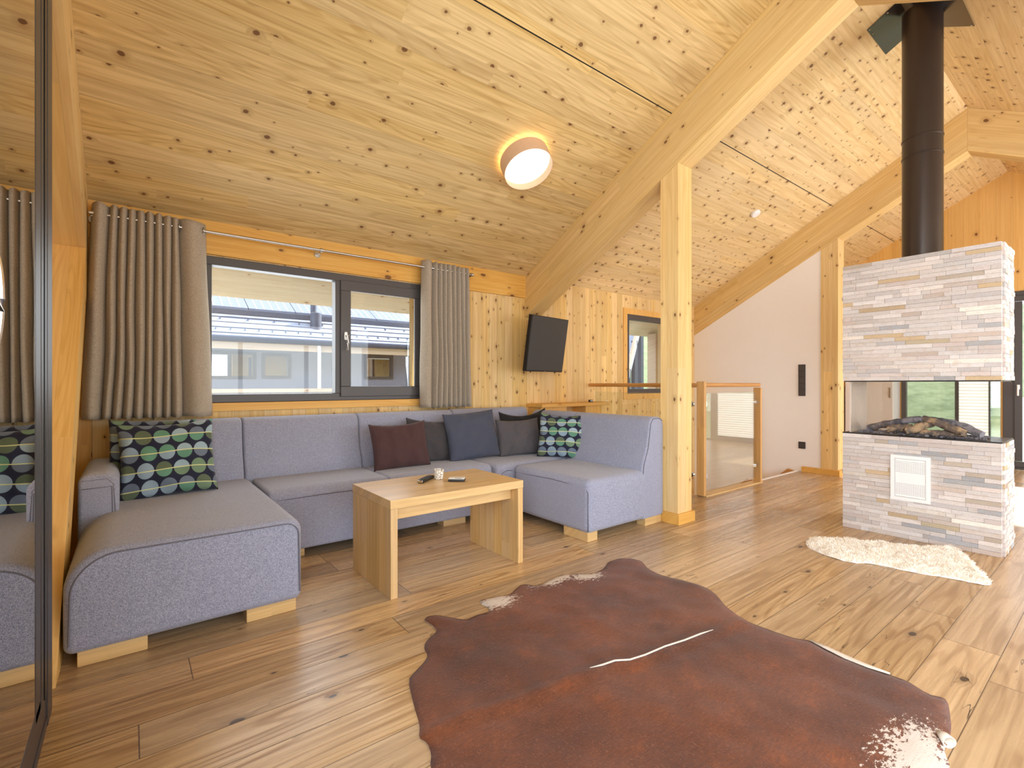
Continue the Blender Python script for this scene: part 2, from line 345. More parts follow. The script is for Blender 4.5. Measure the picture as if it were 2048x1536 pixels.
def boxo(name, m, parent, *a, **k): return finish(name, box(nb(), *a, **k), m, parent)
def prism(bm, pts, axis, a0, a1):
    """polygon pts (2D) extruded along axis: 'x' -> pts are (y,z); 'y' -> (x,z); 'z' -> (x,y)"""
    def P(p, a): return {'x': (a, p[0], p[1]), 'y': (p[0], a, p[1]), 'z': (p[0], p[1], a)}[axis]
    lo = [bm.verts.new(P(p, a0)) for p in pts]; hi = [bm.verts.new(P(p, a1)) for p in pts]
    n = len(pts)
    bm.faces.new(lo); bm.faces.new(hi[::-1])
    for i in range(n): bm.faces.new((lo[i], hi[i], hi[(i+1) % n], lo[(i+1) % n]))
    return bm
def tube(bm, pts, r, seg=10, closed=False, caps=True):
    pts = [Vector(p) for p in pts]; n = len(pts); rings = []
    up = Vector((0, 0, 1))
    for i, p in enumerate(pts):
        if closed: t = (pts[(i+1) % n]-pts[i-1]).normalized()
        else: t = (pts[min(i+1, n-1)]-pts[max(i-1, 0)]).normalized()
        u = t.cross(up)
        if u.length < 1e-3: u = t.cross(Vector((1, 0, 0)))
        u.normalize(); w = u.cross(t)
        rr = r[i] if isinstance(r, (list, tuple)) else r
        rings.append([bm.verts.new(p+(u*cos(2*pi*k/seg)+w*sin(2*pi*k/seg))*rr) for k in range(seg)])
    for i in range(n if closed else n-1):
        A, B = rings[i], rings[(i+1) % n]
        for k in range(seg): bm.faces.new((A[k], A[(k+1) % seg], B[(k+1) % seg], B[k]))
    if caps and not closed: bm.faces.new(rings[0][::-1]); bm.faces.new(rings[-1])
    return bm
def lathe(bm, prof, c=(0, 0, 0), seg=32, M4=None):
    b = nb(); rings = []
    for r, z in prof: rings.append([b.verts.new((r*cos(2*pi*k/seg), r*sin(2*pi*k/seg), z)) for k in range(seg)])
    for A, B in zip(rings, rings[1:]):
        for k in range(seg): b.faces.new((A[k], A[(k+1) % seg], B[(k+1) % seg], B[k]))
    b.faces.new(rings[0][::-1]); b.faces.new(rings[-1])
    bmesh.ops.transform(b, matrix=(M4 if M4 is not None else Matrix.Identity(4)), verts=b.verts)
    bmesh.ops.translate(b, vec=c, verts=b.verts); merge(bm, b); return bm
def empty(name, loc, label=None, cat=None, group=None, kind=None, rot=(0, 0, 0)):
    o = bpy.data.objects.new(name, None); COL.objects.link(o); o.location = loc; o.rotation_euler = rot; o.empty_display_size = .1
    tag(o, label, cat, group, kind); return o
def tag(o, label=None, cat=None, group=None, kind=None):
    if label: o['label'] = label
    if cat: o['category'] = cat
    if group: o['group'] = group
    if kind: o['kind'] = kind
    return o
def struct(o, label=None, cat=None): return tag(o, label, cat, kind='structure')
def grid_wall(bm, axis, t0, t1, u0, u1, z0, z1, holes):
    us = sorted({u0, u1, *[h[0] for h in holes], *[h[1] for h in holes]}); zs = sorted({z0, z1, *[h[2] for h in holes], *[h[3] for h in holes]})
    for a, b in zip(us, us[1:]):
        for c, d in zip(zs, zs[1:]):
            um, zm = (a+b)/2, (c+d)/2
            if any(h[0] < um < h[1] and h[2] < zm < h[3] for h in holes): continue
            if axis == 'y': box(bm, a, b, t0, t1, c, d)
            else: box(bm, t0, t1, a, b, c, d)
    return bm
def rprofile(x0, x1, z0, z1, r=(.05, .05, .02, .02), seg=8):
    """rounded rectangle outline; radii: top-left, top-right, bottom-right, bottom-left (counter-clockwise output)"""
    out = []
    for (cx, cz, rr, a0) in ((x1-r[1], z1-r[1], r[1], 0), (x0+r[0], z1-r[0], r[0], 90), (x0+r[3], z0+r[3], r[3], 180), (x1-r[2], z0+r[2], r[2], 270)):
        for k in range(seg+1):
            a = radians(a0+90*k/seg); out.append((cx+rr*cos(a), cz+rr*sin(a)))
    return out
def loft(bm, pts, axis, a0, a1, r, bulge=0.0, seg=5, mid=8, wob=0.0, topbulge=0.0):
    """profile swept along an axis with rounded ends; pts 2D ccw"""
    n = len(pts)
    nor = []
    for i in range(n):
        d = Vector(pts[(i+1) % n])-Vector(pts[i-1]); nor.append(Vector((d.y, -d.x)).normalized() if d.length > 1e-9 else Vector((0, 0)))
    cx = sum(p[0] for p in pts)/n; cz = sum(p[1] for p in pts)/n
    zmax = max(p[1] for p in pts); zmin = min(p[1] for p in pts)
    ring_def = []
    for k in range(seg+1):
        th = pi/2*k/seg; ring_def.append((a0+r*(1-sin(th)), r*(1-cos(th))))
    ring_def = ring_def[::-1]
    # order: from a0 (inset r) to a0+r (inset 0)
    ring_def = [(a0+r*(1-cos(pi/2*k/seg)), r*(1-sin(pi/2*k/seg))) for k in range(seg+1)]
    ring_def += [(a0+r+(a1-a0-2*r)*k/mid, 0.0) for k in range(1, mid)]
    ring_def += [(a1-r*(1-cos(pi/2*k/seg)), r*(1-sin(pi/2*k/seg))) for k in range(seg, -1, -1)]
    rings = []
    for (a, ins) in ring_def:
        t = (a-a0)/(a1-a0); ring = []
        for p, nn in zip(pts, nor):
            x = p[0]-nn.x*ins; z = p[1]-nn.y*ins
            if topbulge:
                w = max(0, (z-zmin)/(zmax-zmin)); z += topbulge*(w**6)*4*t*(1-t)*max(0, 1-((x-cx)/(max(q[0] for q in pts)-cx))**2)
            if bulge:
                s = 4*t*(1-t); zz = (z-zmin)/(zmax-zmin); x += nn.x*bulge*s*4*zz*(1-zz)
            P = {'x': (a, x, z), 'y': (x, a, z), 'z': (x, z, a)}[axis]
            if wob: P = Vector(P)+noise.noise_vector(Vector(P)*6)*wob
            ring.append(bm.verts.new(P))
        rings.append(ring)
    for A, B in zip(rings, rings[1:]):
        for k in range(n): bm.faces.new((A[k], A[(k+1) % n], B[(k+1) % n], B[k]))
    for ring in (rings[0], rings[-1]):
        f = bm.faces.new(ring); bmesh.ops.triangulate(bm, faces=[f])
    return bm

# ------------------------------------------------------------------ the building
YW, ZT, RY = 4.116, 2.256, 1.08          # back wall, its ceiling height, ridge line
RZ = ZT+SL*(YW-RY); YF = 2*RY-YW           # ridge height, front wall
def zc(y): return RZ-SL*abs(y-RY)
X0, X3 = -0.41, 9.05                       # gable walls
DOWN = -2.75

bm = nb()
for (a, b, c, d) in ((X0, X3, YF-.3, 2.70), (X0, 4.42, 2.70, YW), (6.75, X3, 2.70, YW)):
    box(bm, a, b, c, d, -0.22, 0.0)
struct(finish('floor', bm, M['floor'], smooth=0), 'brown oak plank floor of the living room', 'floor')
struct(boxo('floor', M['floor'], None, 4.0, 9.2, 0.5, 6.0, DOWN-.2, DOWN), 'oak floor at the foot of the stairs', 'floor')

def slab(name, x0, x1, ya, yb, mat, th=0.10, dz=0.0):
    za, zb = zc(ya)+dz, zc(yb)+dz
    return finish(name, prism(nb(), [(ya, za), (yb, zb), (yb, zb+th), (ya, za+th)], 'x', x0, x1), mat, smooth=0)
g1, g2 = 2.278, 2.288
for (x0, x1, mt, d) in ((X0-.1, 3.46, M['ceil'], 'of the sofa bay'), (3.46, 6.74, M['ceil2'], 'of the bay with the flue'), (6.74, X3+.1, M['ceil2'], 'of the far bay')):
    struct(slab('ceiling', x0, x1, g2, YW+.02, mt), 'spruce ceiling '+d+', lower panel', 'ceiling')
    struct(slab('ceiling', x0, x1, RY, g1, mt), 'spruce ceiling '+d+', upper panel', 'ceiling')
    struct(slab('ceiling', x0, x1, YF-.1, RY, mt), 'spruce ceiling '+d+', far slope beyond the ridge', 'ceiling')
struct(slab('joint_shade_strip', X0, X3, g1+.0002, g2-.0002, M['black'], .05, .004), 'black strip added as shade in the joint between the ceiling panels', 'trim')  # black strip stands in for the shade inside the open joint
rt = nb()
prism(rt, [(YF-.8, zc(YF-.8)+.1), (RY, RZ+.1), (YW+.75, zc(YW+.75)+.1), (YW+.75, zc(YW+.75)+.3), (RY, RZ+.3), (YF-.8, zc(YF-.8)+.3)], 'x', X0-.9, X3+.9)
struct(finish('roof', rt, M['dark'], smooth=0), 'roof build-up over the boards', 'roof')
struct(slab('trim_1', X0-.9, X3+.9, YW+.24, YW+.75, M['soffit'], 0.10), 'pale spruce eaves soffit outside the windows', 'soffit')

win1 = (0.42, 2.138, 0.963, 2.023); win2 = (5.09, 6.12, 0.974, 2.012)
bm = grid_wall(nb(), 'y', YW, YW+.26, X0-.1, 6.66, DOWN, ZT+.12, [win1, win2])
struct(finish('wall_back', bm, M['wallv'], smooth=0), 'knotty spruce board wall behind the sofa', 'wall')
struct(boxo('wall_back', M['gable'], None, 6.66, X3+.1, YW, YW+.26, DOWN, ZT+.12), 'spruce board wall of the far bay', 'wall')
bm = grid_wall(nb(), 'x', X0-.2, X0, YF-.2, YW+.26, DOWN, RZ, [(-1.85, 0.35, .15, 3.1)])
struct(finish('wall_left', bm, M['wallv'], smooth=0), 'left gable wall', 'wall')
bm = grid_wall(nb(), 'y', YF-.2, YF, X0-.2, X3+.2, DOWN, ZT+.1, [(.4, 4.0, .3, 2.2), (4.9, 7.5, .3, 2.2)])
struct(finish('wall_front', bm, M['wallv'], smooth=0), 'front wall behind the camera', 'wall')
gd = (-0.95, 1.125, 0.0, 2.30); gw = (1.21, 2.20, 0.35, 1.60)
bm = grid_wall(nb(), 'x', X3, X3+.2, YF-.2, YW+.26, DOWN, RZ, [gd, gw])
struct(finish('wall_right', bm, M['gable'], smooth=0), 'spruce gable wall at the far end of the room', 'wall')
# white stair wall under the second frame
ws = nb(); prism(ws, [(2.41, DOWN), (YW, DOWN), (YW, zc(YW)-.40), (2.41, zc(2.41)-.40)], 'x', 6.66, 6.80)
struct(finish('wall_stair', ws, M['white'], smooth=0), 'white plastered wall beside the stairs', 'wall')
struct(boxo('wall_left_lower', M['white'], None, 4.30, 4.41, 2.70, YW, DOWN, -.22), 'white wall below the floor beside the stairs', 'wall')
struct(boxo('wall_front_lower', M['white'], None, 4.30, 6.66, 2.58, 2.69, DOWN, -.22), 'white wall below the landing', 'wall')

# trims
struct(boxo('trim_2', M['trimx'], None, X0, 3.372, YW-.022, YW, 2.030, ZT+.015, bev=.002), 'horizontal spruce board above the sofa window', 'trim')
struct(boxo('trim_3', M['trimx'], None, 0.30, 2.26, YW-.022, YW, 0.902, 0.963, bev=.002), 'spruce sill board below the sofa window', 'trim')
struct(boxo('trim_4', M['trimz'], None, X0, -.20, YW-.015, YW, 0, 2.055), 'light upright board in the left corner', 'trim')
bm = nb(); tw = .075
box(bm, win2[0]-tw, win2[1]+tw, YW-.014, YW, win2[3], win2[3]+tw, .002); box(bm, win2[0]-tw, win2[1]+tw, YW-.0135, YW, win2[2]-tw, win2[2], .002)
box(bm, win2[0]-tw, win2[0], YW-.014, YW, win2[2], win2[3], .002); box(bm, win2[1], win2[1]+tw, YW-.014, YW, win2[2], win2[3], .002)
struct(finish('trim_5', bm, M['trimz']), 'spruce surround of the narrow stair window', 'trim')
bm = nb(); box(bm, 6.625, 6.65, 2.20, 2.62, 0, .07, .003); box(bm, 6.65, 6.86, 2.20, 2.225, 0, .07, .003)
struct(finish('baseboard_stair', bm, M['trimx']), 'spruce skirting at the foot of the far post', 'baseboard')
struct(boxo('baseboard_left', M['trimz'], None, X0, X0+.02, 2.3, YW, 0, .08), 'skirting of the left wall', 'baseboard')
struct(boxo('trim_6', M['offwhite'], None, 5.58, 6.655, 2.665, 2.70, -.05, .004, bev=.001), 'white floor edge at the top of the stairs', 'trim')
struct(boxo('trim_7', M['oakx'], None, 4.42, 5.58, 2.60, 2.70, -.10, .012, bev=.002), 'oak edge strip under the glass railing', 'trim')

# roof frames
def frame(x0, x1, depth, label, post=None):
    e = empty('roof_beam', (x0, YW, zc(YW)-depth), label, 'beam', 'sloping glulam roof beams')
    for (ya, yb, mt) in ((RY, YW-.001, M['beamR']), (YF+.001, RY-.001, M['beamL'])):
        finish('rafter', prism(nb(), [(ya, zc(ya)-depth), (yb, zc(yb)-depth), (yb, zc(yb)-.001), (ya, zc(ya)-.001)], 'x', x0, x1), mt, e, smooth=0)
    return e
frame(3.372, 3.562, .436, 'sloping roof beam carried by the post beside the sofa')
frame(6.65, 6.84, .43, 'far sloping roof beam above the white stair wall')
frame(-.405, -.215, .436, 'sloping roof beam at the left edge above the leaning strut')
def post(x0, x1, y0, y1, label, collar):
    e = empty('timber_post', ((x0+x1)/2, (y0+y1)/2, 0), label, 'post')
    za, zb = zc(y0)-.436, zc(y1)-.436
    finish('shaft', prism(nb(), [(y0, 0), (y1, 0), (y1, zb-.002), (y0, za-.002)], 'x', x0, x1), M['post'], e, smooth=0)
    if collar:
        bm = nb()
        for a in ((x0-.02, x1+.02, y0-.02, y0), (x0-.02, x1+.02, y1, y1+.02), (x0-.02, x0, y0, y1), (x1, x1+.02, y0, y1)): box(bm, *a, 0, .085, .002)
        finish('skirting', bm, M['trimx'], e)
    return e
post(3.374, 3.560, 2.225, 2.385, 'upright spruce post between the sofa and the stairs', True)
e = empty('timber_post', (6.74, 2.32, 0), 'upright spruce post at the end of the white stair wall', 'post')
finish('shaft', prism(nb(), [(2.225, 0), (2.409, 0), (2.409, zc(2.409)-.432), (2.225, zc(2.225)-.432)], 'x', 6.651, 6.84), M['post'], e, smooth=0)
# leaning strut on the left
top = Vector((0, 3.92, 1.905)); bot = Vector((0, 2.41, 0.0)); dv = (bot-top).normalized(); pn = Vector((0, -dv.z, dv.y))
if pn.y < 0: pn = -pn
th = .20
b2y = bot.y+th/abs(pn.y)*1.0
pts = [(top.y, zc(top.y)-.438), (bot.y, 0.001), (bot.y+th/abs(dv.z), 0.001), (top.y+.19, zc(top.y+.19)-.438)]
o = finish('leaning_strut', prism(nb(), pts, 'x', -.405, -.215), M['strut'], smooth=0)
tag(o, 'leaning spruce strut between the dark glass door and the curtain', 'post')

# ------------------------------------------------------------------ windows
def window(name, hole, ymid, mull=None, label=''):
    x0, x1, z0, z1 = hole
    e = empty(name, ((x0+x1)/2, YW, z0)); struct(e, label, 'window')
    bm = nb(); y0, y1 = YW-.012, YW+.075; f = .062
    x0 += .002; x1 -= .002; z0 += .002; z1 -= .002
    box(bm, x0, x1, y0, y1, z1-f, z1, .003); box(bm, x0, x1, y0, y1, z0, z0+f*.95, .003)
    zi, zj = z0+f*.95, z1-f
    box(bm, x0, x0+f*.6, y0, y1, zi, zj, .003); box(bm, x1-f*.6, x1, y0, y1, zi, zj, .003)
    if mull: box(bm, mull-.028, mull+.028, y0-.001, y1, zi, zj, .003)
    finish('frame', bm, M['frame'], e)
    gl = [(x0+.03, (mull or x1)-.02)]
    if mull:
        bm = nb(); a, b, c, d = mull+.012, x1-.002, z0+.03, z1-.055; s = .085; yy0, yy1 = y0-.018, y0-.001
        for q in ((a, b, d-s, d), (a, b, c, c+s), (a, a+s, c+s, d-s), (b-s, b, c+s, d-s)): box(bm, q[0], q[1], yy0, yy1, q[2], q[3], .004)
        sash = finish('sash', bm, M['frame'], e)
        bm = nb(); box(bm, a+.055, b-.055, YW+.012, YW+.018, c+.055, d-.055); finish('pane', bm, M['glass'], sash)
        bm = nb(); hx, hz = a+.04, 1.50
        box(bm, hx-.014, hx+.014, yy0-.010, yy0-.0005, hz-.035, hz+.035, .003); tube(bm, [(hx, yy0-.01, hz), (hx, yy0-.045, hz)], .008)
        tube(bm, [(hx, yy0-.045, hz+.006), (hx+.002, yy0-.05, hz-.06), (hx, yy0-.045, hz-.12)], [.010, .009, .008])
        finish('handle', bm, M['steel'], sash)
    bm = nb(); box(bm, gl[0][0], gl[0][1], YW+.03, YW+.036, z0+.03, z1-.03); finish('pane', bm, M['glass'], e)
    bm = nb(); box(bm, x0-.03, x1+.03, YW+.20, YW+.40, z0-.04, z0-.01, .003); finish('outer_sill', bm, M['gutter'], e)
    return e
window('window_1', win1, 0, 1.365, 'wide anthracite window behind the sofa')
window('window_2', win2, 0, None, 'narrow anthracite window above the stairs')
# gable door and side window on the right
e = empty('door_1', (X3, .1, 0)); struct(e, 'dark framed glazed gable door at the right edge', 'door')
bm = nb(); xa, xb = X3-.02, X3+.06
for q in ((gd[0], gd[1], 2.24, 2.299), (gd[0], gd[1], .001, .03), (gd[0], gd[0]+.07, .03, 2.24), (gd[1]-.11, gd[1]-.002, .03, 2.24), (.05, .13, .03, 2.24)): box(bm, xa, xb, q[0]+.001, q[1]-.001, q[2], q[3], .003)
finish('frame', bm, M['frame'], e)
bm = nb(); a, b, c, d = .13, 1.015, .03, 2.24; s = .075
for q in ((a, b, d-s, d), (a, b, c, c+s), (a, a+s, c+s, d-s), (b-s, b, c+s, d-s)): box(bm, xa-.02, xa-.001, q[0]+.001, q[1]-.001, q[2]+.001, q[3]-.001, .004)
lf = finish('door_leaf', bm, M['frame'], e)
bm = nb(); hx = xa-.02; box(bm, hx-.008, hx, .962, .99, 1.03, 1.09, .002); tube(bm, [(hx, .976, 1.065), (hx-.05, .976, 1.065)], .008); tube(bm, [(hx-.05, .976, 1.075), (hx-.052, .976, .95)], .010)
finish('handle', bm, M['offwhite'], lf)
bm = nb(); box(bm, X3+.02, X3+.026, gd[0]+.05, gd[1]-.1, .05, 2.26); finish('pane', bm, M['glass'], e)
def pleats(name, parent, x, y0, y1, z0, z1, n):
    bm = nb(); vs = []
    for i in range(n*2+1):
        z = z0+(z1-z0)*i/(n*2); xx = x-(.009 if i % 2 else 0); vs.append((bm.verts.new((xx, y0, z)), bm.verts.new((xx, y1, z))))
    for A, B in zip(vs, vs[1:]): bm.faces.new((A[0], A[1], B[1], B[0]))
    return finish(name, bm, M['blind'], parent, smooth=0)
pleats('pleated_blind', e, X3-.03, .21, .94, .10, .93, 20)
e = empty('window_3', (X3, 1.7, gw[2])); struct(e, 'gable window seen through the fireplace glass', 'window')
bm = nb()
for q in ((gw[0], gw[1], gw[3]-.06, gw[3]), (gw[0], gw[1], gw[2], gw[2]+.06), (gw[0], gw[0]+.05, gw[2]+.06, gw[3]-.06), (gw[1]-.06, gw[1], gw[2]+.06, gw[3]-.06), (1.555, 1.60, gw[2]+.06, gw[3]-.06)): box(bm, X3-.01, X3+.06, q[0]+.001, q[1]-.001, q[2]+.001, q[3]-.001, .003)
finish('frame', bm, M['frame'], e)
bm = nb(); box(bm, X3+.02, X3+.026, gw[0]+.03, gw[1]-.03, gw[2]+.03, gw[3]-.03); finish('pane', bm, M['glass'], e)
pleats('pleated_blind', e, X3-.012, 1.26, 1.555, .42, 1.45, 24)
# windows behind the camera
def farwin(name, axis, t, u0, u1, z0, z1, n, label):
    e = empty(name, ((u0+u1)/2, t, z0) if axis == 'y' else (t, (u0+u1)/2, z0)); struct(e, label, 'window')
    bm = nb()
    def bx(a, b, c, d):
        if axis == 'y': box(bm, a, b, t-.12, t-.05, c, d, .003)
        else: box(bm, t-.12, t-.05, a, b, c, d, .003)
    bx(u0, u1, z1-.07, z1); bx(u0, u1, z0, z0+.07)
    for i in range(n+1): u = u0+(u1-u0-.07)*i/n; bx(u, u+.07, z0+.001, z1-.001)
    finish('frame', bm, M['frame'], e)
farwin('window_4', 'y', YF, .402, 3.998, .302, 2.198, 3, 'wide window in the front wall')
farwin('window_5', 'y', YF, 4.902, 7.498, .302, 2.198, 2, 'second window in the front wall')
farwin('window_6', 'x', X0, -1.848, .348, .152, 3.098, 2, 'glazing in the left gable wall')

# dark glass door leaf on the left
e = empty('door_2', (-.23, 1.6, 0)); struct(e, 'dark framed glass door leaf at the left edge of the photo', 'door')
bm = nb()
box(bm, -.30, -.21, 2.155, 2.262, 0.001, 3.0, .003)           # outer frame
box(bm, -.285, -.215, 1.945, 2.040, 0.116, 3.0, .004); box(bm, -.285, -.2125, 2.041, 2.154, 0.116, 3.0, .004)
box(bm, -.285, -.215, 0.621, 2.154, 0.036, .150, .004)
box(bm, -.285, -.215, 0.50, .62, 0.036, 3.0, .004)
box(bm, -.30, -.212, 0.50, 2.154, 0.0015, .035, .003)
finish('frame', bm, M['framedk'], e)
bm = nb(); box(bm, -.2122, -.2095, 2.085, 2.110, .12, 2.99, .001); finish('seal_strip', bm, M['black'], e)
bm = nb(); box(bm, -.2205, -.2165, .6205, 1.944, .1155, 2.99); finish('pane', bm, M['glassdbl'], e)
bm = nb(); box(bm, -.345, -.335, .45, 2.30, 0.001, 3.0); finish('added_dark_backing', bm, M['dark'], e)  # dark sheet added behind the pane so the room's reflection shows
bm = nb()
pts = [(-.2225+.020*sin(pi*k/14), 1.382, 1.268+.115*cos(pi*k/14)) for k in range(15)]
tube(bm, pts, .006, 10)
tube(bm, [(-.2165, 1.382, 1.383), (-.2125, 1.382, 1.383)], .012, 14); tube(bm, [(-.2165, 1.382, 1.153), (-.2125, 1.382, 1.153)], .012, 14)
finish('bow_handle', bm, M['chrome'], e)

# ------------------------------------------------------------------ curtains, rod
def curtain(name, x0t, x1t, x0b, x1b, zt, zb, folds, amp, y, label, wide=None):
    """pleated cloth; fold centres given as fractions 0..1 with widths"""
    e = empty(name, ((x0t+x1t)/2, y, zb), label, 'curtain')
    N = 34; nu = 420; bm = nb(); rows = []
    xs = [0.0]
    for w in folds: xs.append(xs[-1]+w)
    tot = xs[-1]
    def ph(u):
        s = u*tot
        for i, w in enumerate(folds):
            if s <= xs[i+1] or i == len(folds)-1: return i+(s-xs[i])/w, w
    for j in range(N+1):
        t = j/N; z = zt+(zb-zt)*t; row = []
        for i in range(nu+1):
            u = i/nu; k, w = ph(u)
            a0 = x0t+(x1t-x0t)*u; b0 = x0b+(x1b-x0b)*u; x = a0+(b0-a0)*t
            A = amp*(min(w, 1.6)/1.6*.5+.6)*(.9+.25*t)
            cc = abs(sin(pi*k))**.75
            yy = y-A*(1.7*cc-.75)
            x += .008*noise.noise(Vector((k*.7, t*2.2, 1)))*(1+t)
            yy += .008*noise.noise(Vector((k*1.3, t*3, 7)))
            zz = z+(0.004*sin(k*5) if j in (0, N) else 0)+ (-.012*(u-.5) if j == 0 else 0)
            row.append(bm.verts.new((x, yy, zz)))
        rows.append(row)
    for A_, B_ in zip(rows, rows[1:]):
        for i in range(nu): bm.faces.new((A_[i], A_[i+1], B_[i+1], B_[i]))
    o = finish('cloth', bm, M['curtain'], e, smooth=180); m = o.modifiers.new('s', 'SOLIDIFY'); m.thickness = .003
    return e
RYD = 3.985; RZD = 2.158
def grom(e, xs):
    for x in xs:
        bm = nb(); tube(bm, [(x+.001, RYD+.021*cos(2*pi*k/16), RZD+.021*sin(2*pi*k/16)) for k in range(16)], .005, 8, closed=True)
        finish('eyelet', bm, M['steel'], e)
c1 = curtain('curtain', -.19, .41, -.245, .452, 2.215, .880, [1.9]+[1]*8+[3.4], .045, RYD, 'bunched taupe curtain hanging left of the sofa window')
grom(c1, [.255, .395])
c2 = curtain('curtain', 2.078, 2.575, 2.065, 2.60, 2.215, .886, [1.9]+[.85]*8, .040, RYD, 'bunched taupe curtain hanging right of the sofa window')
grom(c2, [2.115])
e = empty('curtain_rod', (1.2, RYD, RZD), 'thin steel curtain rod above the sofa window', 'curtain rod')
bm = nb(); tube(bm, [(-.205, RYD, RZD), (2.60, RYD, RZD)], .010, 12); finish('rod', bm, M['steel'], e)
for x in (-.19, 1.19, 2.60):
    bm = nb(); tube(bm, [(x, RYD, RZD-.014), (x, YW-.03, RZD-.014)], .007); tube(bm, [(x, YW-.030, RZD-.014), (x, YW-.0225, RZD-.014)], .024, 16); tube(bm, [(x-.012, RYD, RZD), (x+.012, RYD, RZD)], .015, 12)
    finish('bracket', bm, M['steel'], e)
bm = nb(); lathe(bm, [(.004, -.012), (.014, -.008), (.017, 0), (.014, .010), (.004, .014)], (2.613, RYD, RZD), 14, Matrix.Rotation(pi/2, 4, 'Y')); finish('finial', bm, M['chrome'], e)

# ------------------------------------------------------------------ sofa
sofa = empty('corner_sofa', (1.4, 3.4, 0), 'large grey U-shaped corner sofa with chaise under the window', 'sofa')
ZB = .062
def seam(pts, r=.0042): return finish('piping', tube(nb(), pts, r, 8), M['piping'], None)
def part(name, bm, mat='sofa'): return finish(name, bm, M[mat], sofa, smooth=50)
def sub(par, name, bm, mat='piping'): return finish(name, bm, M[mat], par, smooth=50)
# chaise
pr = rprofile(-.205, .655, ZB, .455, (.15, .06, .035, .035), 10)
ch = part('chaise_seat', loft(nb(), pr, 'y', 2.495, 3.80, .035, topbulge=.012))
half = len(pr)//4
up = [p for p in pr if p[1] > ZB+.03]
fr = [(p[0]+(.022 if p[0] < .2 else -.016), 2.4985, p[1]-.020 if p[1] > .3 else p[1]) for p in (pr[:2*half] )]
fr = [(.655-.010, 2.497, ZB+.04)]+[(q[0], 2.4955, q[2]) for q in fr]+[(-.205+.018, 2.497, ZB+.04)]
sub(ch, 'piping', tube(nb(), fr, .0032, 8))
# seats
def seat(x0, x1, y0, y1, zt, r=.055):
    pr = rprofile(y0, y1, ZB, zt, (r, .02, .02, .02), 8)
    s = part('seat', loft(nb(), pr, 'x', x0, x1, .022, topbulge=.014))
    sub(s, 'piping', tube(nb(), [(x0+.02, y0+.004, zt-.062), (x0+(x1-x0)*.5, y0-.001, zt-.056), (x1-.02, y0+.004, zt-.062)], .004, 8))
    return s
seat(.658, 1.438, 3.235, 3.80, .448); seat(1.442, 2.318, 3.235, 3.80, .448)
pr = rprofile(3.18, 3.80, ZB, .446, (.05, .02, .02, .02), 8)
s = part('corner_seat', loft(nb(), pr, 'x', 2.322, 3.10, .03, topbulge=.014))
sub(s, 'piping', tube(nb(), [(2.345, 3.183, .06), (2.35, 3.181, .33), (2.37, 3.181, .375), (2.42, 3.180, .395), (2.475, 3.180, .388)], .004, 8))
pr = rprofile(2.478, 3.12, ZB, .436, (.05, .04, .042, .042), 8)
s = part('end_seat', loft(nb(), pr, 'y', 2.335, 3.165, .040, topbulge=.014))
sub(s, 'piping', tube(nb(), [(2.488, 2.345, .08), (2.488, 2.345, .30), (2.489, 2.346, .345), (2.486, 2.36, .370), (2.483, 2.40, .380), (2.479, 2.7, .392), (2.482, 3.14, .380)], .004, 8))
# backrests: profile leaning back
def backprof(f0, b, zt, s=1):
    # f0 = front at the seat, b = back plane ; returned ccw in (horizontal, z) with the front on the smaller coordinate
    pts = [(b-.02, ZB), (b, ZB+.02), (b, zt-.075)]
    for k in range(1, 9):
        a = radians(90*k/8*1.0); pts.append((b-.075+.075*cos(a), zt-.075+.075*sin(a)))
    for k in range(0, 7):
        a = radians(90+70*k/6); pts.append((b-.115+.062*cos(a)*1.1, zt-.065+.065*sin(a)))
    pts += [(f0+.065, .62), (f0+.015, .50), (f0, .42), (f0+.01, .30), (f0+.02, ZB)]
    return pts
bp = backprof(3.755, 4.03, .862)
def back(x0, x1, zt=.862):
    return part('backrest', loft(nb(), backprof(3.755, 4.03, zt), 'x', x0, x1, .018, bulge=.012))
for a, b in ((-.075, .613), (.617, 1.438), (1.442, 2.318)): back(a, b)
back(2.322, 3.20, .866)
for a, b in ((3.180, 3.76), (2.34, 3.174)):
    s = part('backrest', loft(nb(), backprof(3.075, 3.350, .842), 'y', a, b, .018, bulge=.012))
pp = backprof(3.075, 3.350, .842)
sub(s, 'piping', tube(nb(), [(p[0]+(.012 if p[0] < 3.2 else 0)+.0, 2.3405, p[1]-.012) for p in pp[6:-2]], .0042, 8))
# armrest
ar = part('armrest', loft(nb(), rprofile(-.205, -.048, ZB, .655, (.045, .06, .02, .02), 8), 'y', 3.17, 3.85, .02))
sub(ar, 'piping', tube(nb(), [(-.19, 3.1705, .585), (-.075, 3.1705, .588), (-.072, 3.1705, .42)], .003, 6))
sub(ar, 'piping', tube(nb(), [(-.19, 3.1735, .625), (-.095, 3.173, .628), (-.07, 3.173, .60), (-.062, 3.173, .44)], .004, 6))
# wooden feet
for a in ((-.165, .055, 2.53, 2.63), (.42, .635, 2.53, 2.63), (.72, .88, 3.30, 3.40), (1.9, 2.1, 3.30, 3.40), (2.50, 2.60, 2.36, 2.60), (3.14, 3.345, 2.36, 2.44), (-.16, 0, 3.6, 3.75), (2.9, 3.1, 3.7, 3.8)):
    part('foot', box(nb(), *a, 0, ZB+.004, .003), 'oakx')

